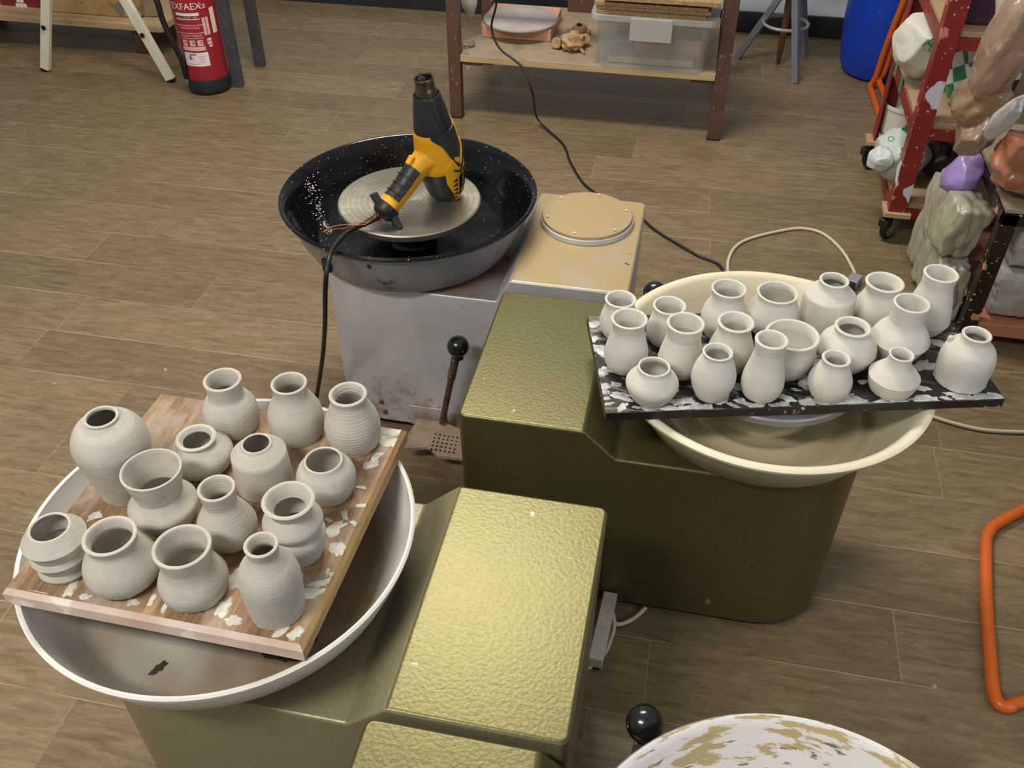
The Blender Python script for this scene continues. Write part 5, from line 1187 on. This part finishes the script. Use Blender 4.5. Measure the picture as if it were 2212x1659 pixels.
bag('plastic_wrap', 'pale pinkish plastic flap between the terracotta blocks', M['wrap_pale'], (0.7291, 2.2700, 0.6620), (0.026, 0.014, 0.055), 58, crease=0.08, freq=1.8, rot=(0, 0.4, 0), angle=30)
bag('plastic_wrap', 'yellowish pale plastic bundle topmost at the right picture edge', M['wrap_grey'], (0.7308, 2.4700, 0.8618), (0.05, 0.07, 0.06), 53, crease=0.06)
GS = 'grey clay sacks leaning left of the rack'
block('clay_sack', 'leftmost grey clay sack, standing on the floor beside the trolley', M['wrap_grey'], (0.778, 2.655, 0.165), (0.046, 0.07, 0.165), 61, (0.0, 0.05, 0.3), amp=0.12, crease=0.012, box=0.5, cat='sack', group=GS, folds=0.20, nf=13)
block('clay_sack', 'second grey clay sack from the left, in front of the leftmost one', M['wrap_grey'], (0.772, 2.535, 0.135), (0.04, 0.055, 0.135), 63, (0.0, 0.06, 0.3), amp=0.12, crease=0.012, box=0.5, cat='sack', group=GS, folds=0.22, nf=12)
block('clay_sack', 'grey clay sack lying highest against the black rack post', M['wrap_grey'], (0.757, 2.425, 0.29), (0.052, 0.064, 0.084), 65, (0.1, 0.10, 0.15), amp=0.16, crease=0.015, box=0.6, cat='sack', group=GS, folds=0.10)
block('clay_sack', 'grey clay sack at floor level right beside the black rack post', M['wrap_grey'], (0.768, 2.41, 0.104), (0.048, 0.07, 0.098), 67, (0.0, 0.03, 0.1), amp=0.12, crease=0.012, box=0.55, cat='sack', group=GS, folds=0.18, nf=11)
bag('plastic_bag', 'shiny lilac plastic bag wedged on top of the grey clay sacks', M['lilac_bag'], (0.7606, 2.5300, 0.3838), (0.046, 0.055, 0.068), 71, crease=0.05, freq=1.6, amp=0.2, rot=(0.2, 0.3, 0), angle=28)

# ------------------------------------------------------------------ fire extinguisher
ex = thing('fire_extinguisher', 'red fire extinguisher with white printed labels standing on the floor', 'fire extinguisher', (-2.035, 3.515, 0))
RX = 0.088
bm = bm_new(); add_lathe(bm, [(RX, 0.045), (RX, 0.40), (0.083, 0.435), (0.065, 0.465), (0.035, 0.482), (0.022, 0.487), (0.022, 0.51), (0.005, 0.51)], 64); finish('cylinder', bm, M['ext_red'], ex)
bm = bm_new(); add_lathe(bm, [(0.075, 0.0), (0.084, 0.004), (0.091, 0.016), (0.0925, 0.06), (0.0915, 0.066), (0.0885, 0.067), (0.0885, 0.05)], 64); finish('base_cup', bm, M['ext_base'], ex)
bm = bm_new(); add_lathe(bm, [(0.028, 0.505), (0.028, 0.545), (0.015, 0.55), (0.004, 0.55)], 24); add_box(bm, -0.012, 0.13, -0.012, 0.012, 0.548, 0.556); add_box(bm, 0.01, 0.13, -0.012, 0.012, 0.585, 0.592, Matrix.Rotation(0.1, 4, 'Y')); finish('valve', bm, M['rubber'], ex, bevel=0.002)
bm = bm_new(); add_tube(bm, [(-2.04, 3.49, 0.535), (-2.12, 3.46, 0.53), (-2.17, 3.43, 0.45), (-2.1338, 3.4200, 0.3887), (-2.1273, 3.4200, 0.3080), (-2.1006, 3.4200, 0.2076), (-2.0904, 3.4300, 0.1377), (-2.0977, 3.4500, 0.0645)], lambda t: 0.0115 if t < 0.86 else 0.013, 12); hs = finish('hose', bm, M['rubber'], ex, local=False)
bm = bm_new(); a, b = Vector((-2.0977, 3.4500, 0.0645)), Vector((-2.0929, 3.4600, 0.0268)); add_tube(bm, [a, a.lerp(b, 0.5), b], lambda t: 0.014 - 0.004 * t, 12); finish('hose_tip', bm, M['grey_plastic'], hs, local=False)
T0 = radians(-60)
def wrap(bm, th, z, r=RX + 0.0006):
    """lay a flat print round the cylinder; th = angle of its centre"""
    for v in bm.verts:
        t = th + v.co.x / RX; k = r + v.co.z
        v.co = Vector((k * cos(t), k * sin(t), z + v.co.y))
    return bm
def patch(name, w, h, th, z, mat, parent, r=RX + 0.0004):
    bm = bm_new(); n = max(2, int(w / 0.006))
    for i in range(n):
        x0, x1 = -w / 2 + w * i / n, -w / 2 + w * (i + 1) / n
        a = [bm.verts.new(p) for p in ((x0, -h / 2, 0), (x1, -h / 2, 0), (x1, h / 2, 0), (x0, h / 2, 0))]
        b = [bm.verts.new(v.co - Vector((0, 0, 0.0006))) for v in a]
        bm.faces.new(a); bm.faces.new(b[::-1]); bm.faces.new((a[0], b[0], b[1], a[1])); bm.faces.new((a[2], b[2], b[3], a[3]))
    return finish(name, wrap(bm, th, z, r + 0.0006), mat, parent)
def ptext(s, size, th, z, mat, parent, name='printing', align='CENTER', r=RX + 0.0012):
    bm = text_bm(s, size, 0, align); bmesh.ops.triangulate(bm, faces=bm.faces)
    for _ in range(2): bmesh.ops.subdivide_edges(bm, edges=[e for e in bm.edges if e.calc_length() > 0.004], cuts=1)
    return finish(name, wrap(bm, th, z, r), mat, parent, smooth=False)
def zpx(y): return 0.372 - (y / 180.0) * 0.372 + 0.03
LC = T0 - 0.40
ptext('EXFAEX', 0.036, LC - 0.0, 0.366, M['print_white'], ex)
patch('label_band', 0.098, 0.011, LC, 0.336, M['print_white'], ex); ptext('EXTINTOR', 0.009, LC - 0.2, 0.328, M['print_dark'], ex, r=RX + 0.002)
patch('label_band', 0.098, 0.003, LC, 0.317, M['print_white'], ex); ptext('6 kg      POLVO      ABC', 0.008, LC, 0.324, M['print_white'], ex)
for s, z in (('QUITAR EL PASADOR DEL SEGURO', 0.293), ('TIRANDO DE LA ANILLA', 0.283), ('DIRIGIR EL CHORRO A LA BASE', 0.262), ('DEL FUEGO Y PRESIONAR', 0.252), ('LA PALANCA DE DESCARGA', 0.242)):
    ptext(s, 0.0085, LC - 0.5 + 0.05, z, M['print_white'], ex, align='LEFT') if False else ptext(s, 0.0078, LC, z, M['print_white'], ex)
for k, ch_ in enumerate('ABC'):
    patch('pictogram', 0.022, 0.024, LC - 0.36 + 0.36 * k, 0.222, M['print_pink'], ex); ptext(ch_, 0.016, LC - 0.36 + 0.36 * k + 0.05, 0.224, M['ext_red'], ex, r=RX + 0.002)
patch('label_band', 0.098, 0.016, LC, 0.199, M['print_pink'], ex)
lw = patch('service_label', 0.104, 0.056, LC + 0.02, 0.155, M['print_white'], ex)
for (th, z, w, h, mt) in ((-0.26, 0.163, 0.004, 0.016, 'print_dark'), (-0.2, 0.161, 0.003, 0.012, 'print_dark'), (-0.12, 0.16, 0.006, 0.01, 'print_pink'), (-0.1, 0.176, 0.03, 0.003, 'print_dark'), (0.3, 0.17, 0.022, 0.002, 'print_pink'), (0.3, 0.162, 0.022, 0.002, 'print_pink'), (0.3, 0.154, 0.022, 0.002, 'print_pink'), (0.3, 0.146, 0.022, 0.002, 'print_pink'), (-0.1, 0.138, 0.05, 0.003, 'print_pink')):
    patch('label_print', w, h, LC + th, z, M[mt], lw, r=RX + 0.0014)
ptext('CE', 0.022, T0 + 0.38, 0.362, M['print_white'], ex)
for dth in (0.30, 0.46): patch('side_text', 0.011, 0.07, T0 + dth, 0.285, M['print_pink'], ex)
patch('mark', 0.017, 0.022, T0 + 0.40, 0.225, M['print_white'], ex); ptext('N', 0.018, T0 + 0.40, 0.225, M['ext_red'], ex, r=RX + 0.002)
patch('mark', 0.015, 0.01, T0 + 0.42, 0.206, M['print_pink'], ex)
patch('side_label', 0.024, 0.10, T0 + 0.82, 0.30, M['trestle'], ex)
# grey steel posts beside it
pr_ = thing('steel_stand', 'dark grey steel stand whose posts rise beside the fire extinguisher', 'stand', (-1.92, 3.66, 0))
for y in (3.557, 3.79):
    bm = bm_new(); angle_iron(bm, -1.945, y - 0.02, 0.0, 0.9, 1, 1, 0.042, 0.006); finish('post', bm, M['grey_steel'], pr_, local=False, smooth=False)
    bm = bm_new(); add_box(bm, -1.9389, -1.905, y - 0.0139, y + 0.018, 0.0, 0.9); finish('post_core', bm, M['grey_steel'], pr_, local=False, bevel=0.002)
bm = bm_new(); add_box(bm, -1.94, -1.905, 3.58, 3.77, 0.86, 0.9); finish('cross_bar', bm, M['grey_steel'], pr_, local=False, bevel=0.002)

# ------------------------------------------------------------------ white trestle and the bench behind it
tr = thing('trestle', 'cream painted wooden trestle with splayed legs and black plugs, top left', 'trestle', (-2.53, 3.54, 0))
for a, b in (((-2.832, 3.54, 0.012), (-2.7191, 3.5400, 0.3135)), ((-2.232, 3.54, 0.012), (-2.3521, 3.5400, 0.3370))):
    a, b = Vector(a), Vector(b); d = (b - a).normalized()
    bm = bm_new(); add_bar(bm, a, a + d * 0.72, 0.040, 0.024, up=(0, 1, 0)); lg = finish('leg', bm, M['trestle'], tr, local=False, bevel=0.002)
    bm = bm_new(); add_bar(bm, a - d * 0.013, a, 0.034, 0.020, up=(0, 1, 0)); finish('foot', bm, M['rubber'], lg, local=False)
    q = a + d * (0.19 / d.z)
    bm = bm_new(); add_lathe(bm, [(0.0105, 0), (0.0105, 0.0022), (0.003, 0.0022)], 24, mtx=Matrix.Translation((q.x, 3.54 - 0.0201, q.z)) @ Matrix.Rotation(pi / 2, 4, 'X')); finish('plug', bm, M['rubber'], lg, local=False)
bm = bm_new(); add_bar(bm, (-2.75, 3.54, 0.66), (-2.3, 3.54, 0.66), 0.05, 0.03); finish('cross_beam', bm, M['trestle'], tr, local=False, bevel=0.002)
bn = thing('low_bench', 'low wooden bench board behind the cream trestle', 'bench', (-2.9, 3.95, 0))
bm = bm_new(); add_box(bm, -3.6, -2.35, 3.75, 4.2, 0.128, 0.158); finish('bench_board', bm, M['pine'], bn, local=False, bevel=0.003)
for x in (-3.5, -2.55):
    bm = bm_new(); add_box(bm, x, x + 0.05, 3.82, 4.15, 0.0, 0.1275); finish('leg', bm, M['dark_wood'], bn, local=False, bevel=0.003)
rb_ = thing('card_box', 'dark red box with white blobs on its front, standing on the low bench', 'box', (-3.1, 3.93, 0.1585))
bm = bm_new(); add_box(bm, -3.212, -2.985, 3.86, 4.0, 0.1587, 0.42); finish('box', bm, M['red_box'], rb_, local=False, bevel=0.003)
bm = bm_new(); ec = Vector((-3.1057, 3.8590, 0.1636))
for (dx, dz, r) in ((-0.019, 0, 0.0105), (0, 0.001, 0.0105), (0.019, 0, 0.0105), (-0.009, 0.021, 0.0095), (0.010, 0.021, 0.0095), (0.001, 0.040, 0.0085)):
    add_lathe(bm, [(r, 0), (r, 0.0008), (r * 0.4, 0.0008)], 20, mtx=Matrix.Translation((ec.x + dx, 3.8598, ec.z + dz)) @ Matrix.Rotation(pi / 2, 4, 'X'))
finish('emblem', bm, M['print_white'], rb_, local=False)
sb = thing('stained_panel', 'stained yellowish panel with rounded corners, leaning on the low bench', 'panel', (-2.7, 3.9, 0.16))
bm = bm_new(); pl = rounded([(-2.965, 0.1595, 0.006), (-2.478, 0.1595, 0.022), (-2.455, 0.42, 0.02), (-2.965, 0.42, 0.02)])
add_prism(bm, pl, 0.028, Matrix(((1, 0, 0, 0), (0, 0, 1, 3.835), (0, 1, 0, 0), (0, 0, 0, 1)))); finish('panel_face', bm, M['stained'], sb, local=False, bevel=0.004)
bm = bm_new(); pl = rounded([(-2.96, 0.1595, 0.006), (-2.42, 0.1595, 0.01), (-2.41, 0.42, 0.02), (-2.96, 0.42, 0.02)])
add_prism(bm, pl, 0.05, Matrix(((1, 0, 0, 0), (0, 0, 1, 3.8745), (0, 1, 0, 0), (0, 0, 0, 1)))); finish('panel_back', bm, M['mdf_dusty'], sb, local=False, bevel=0.004)
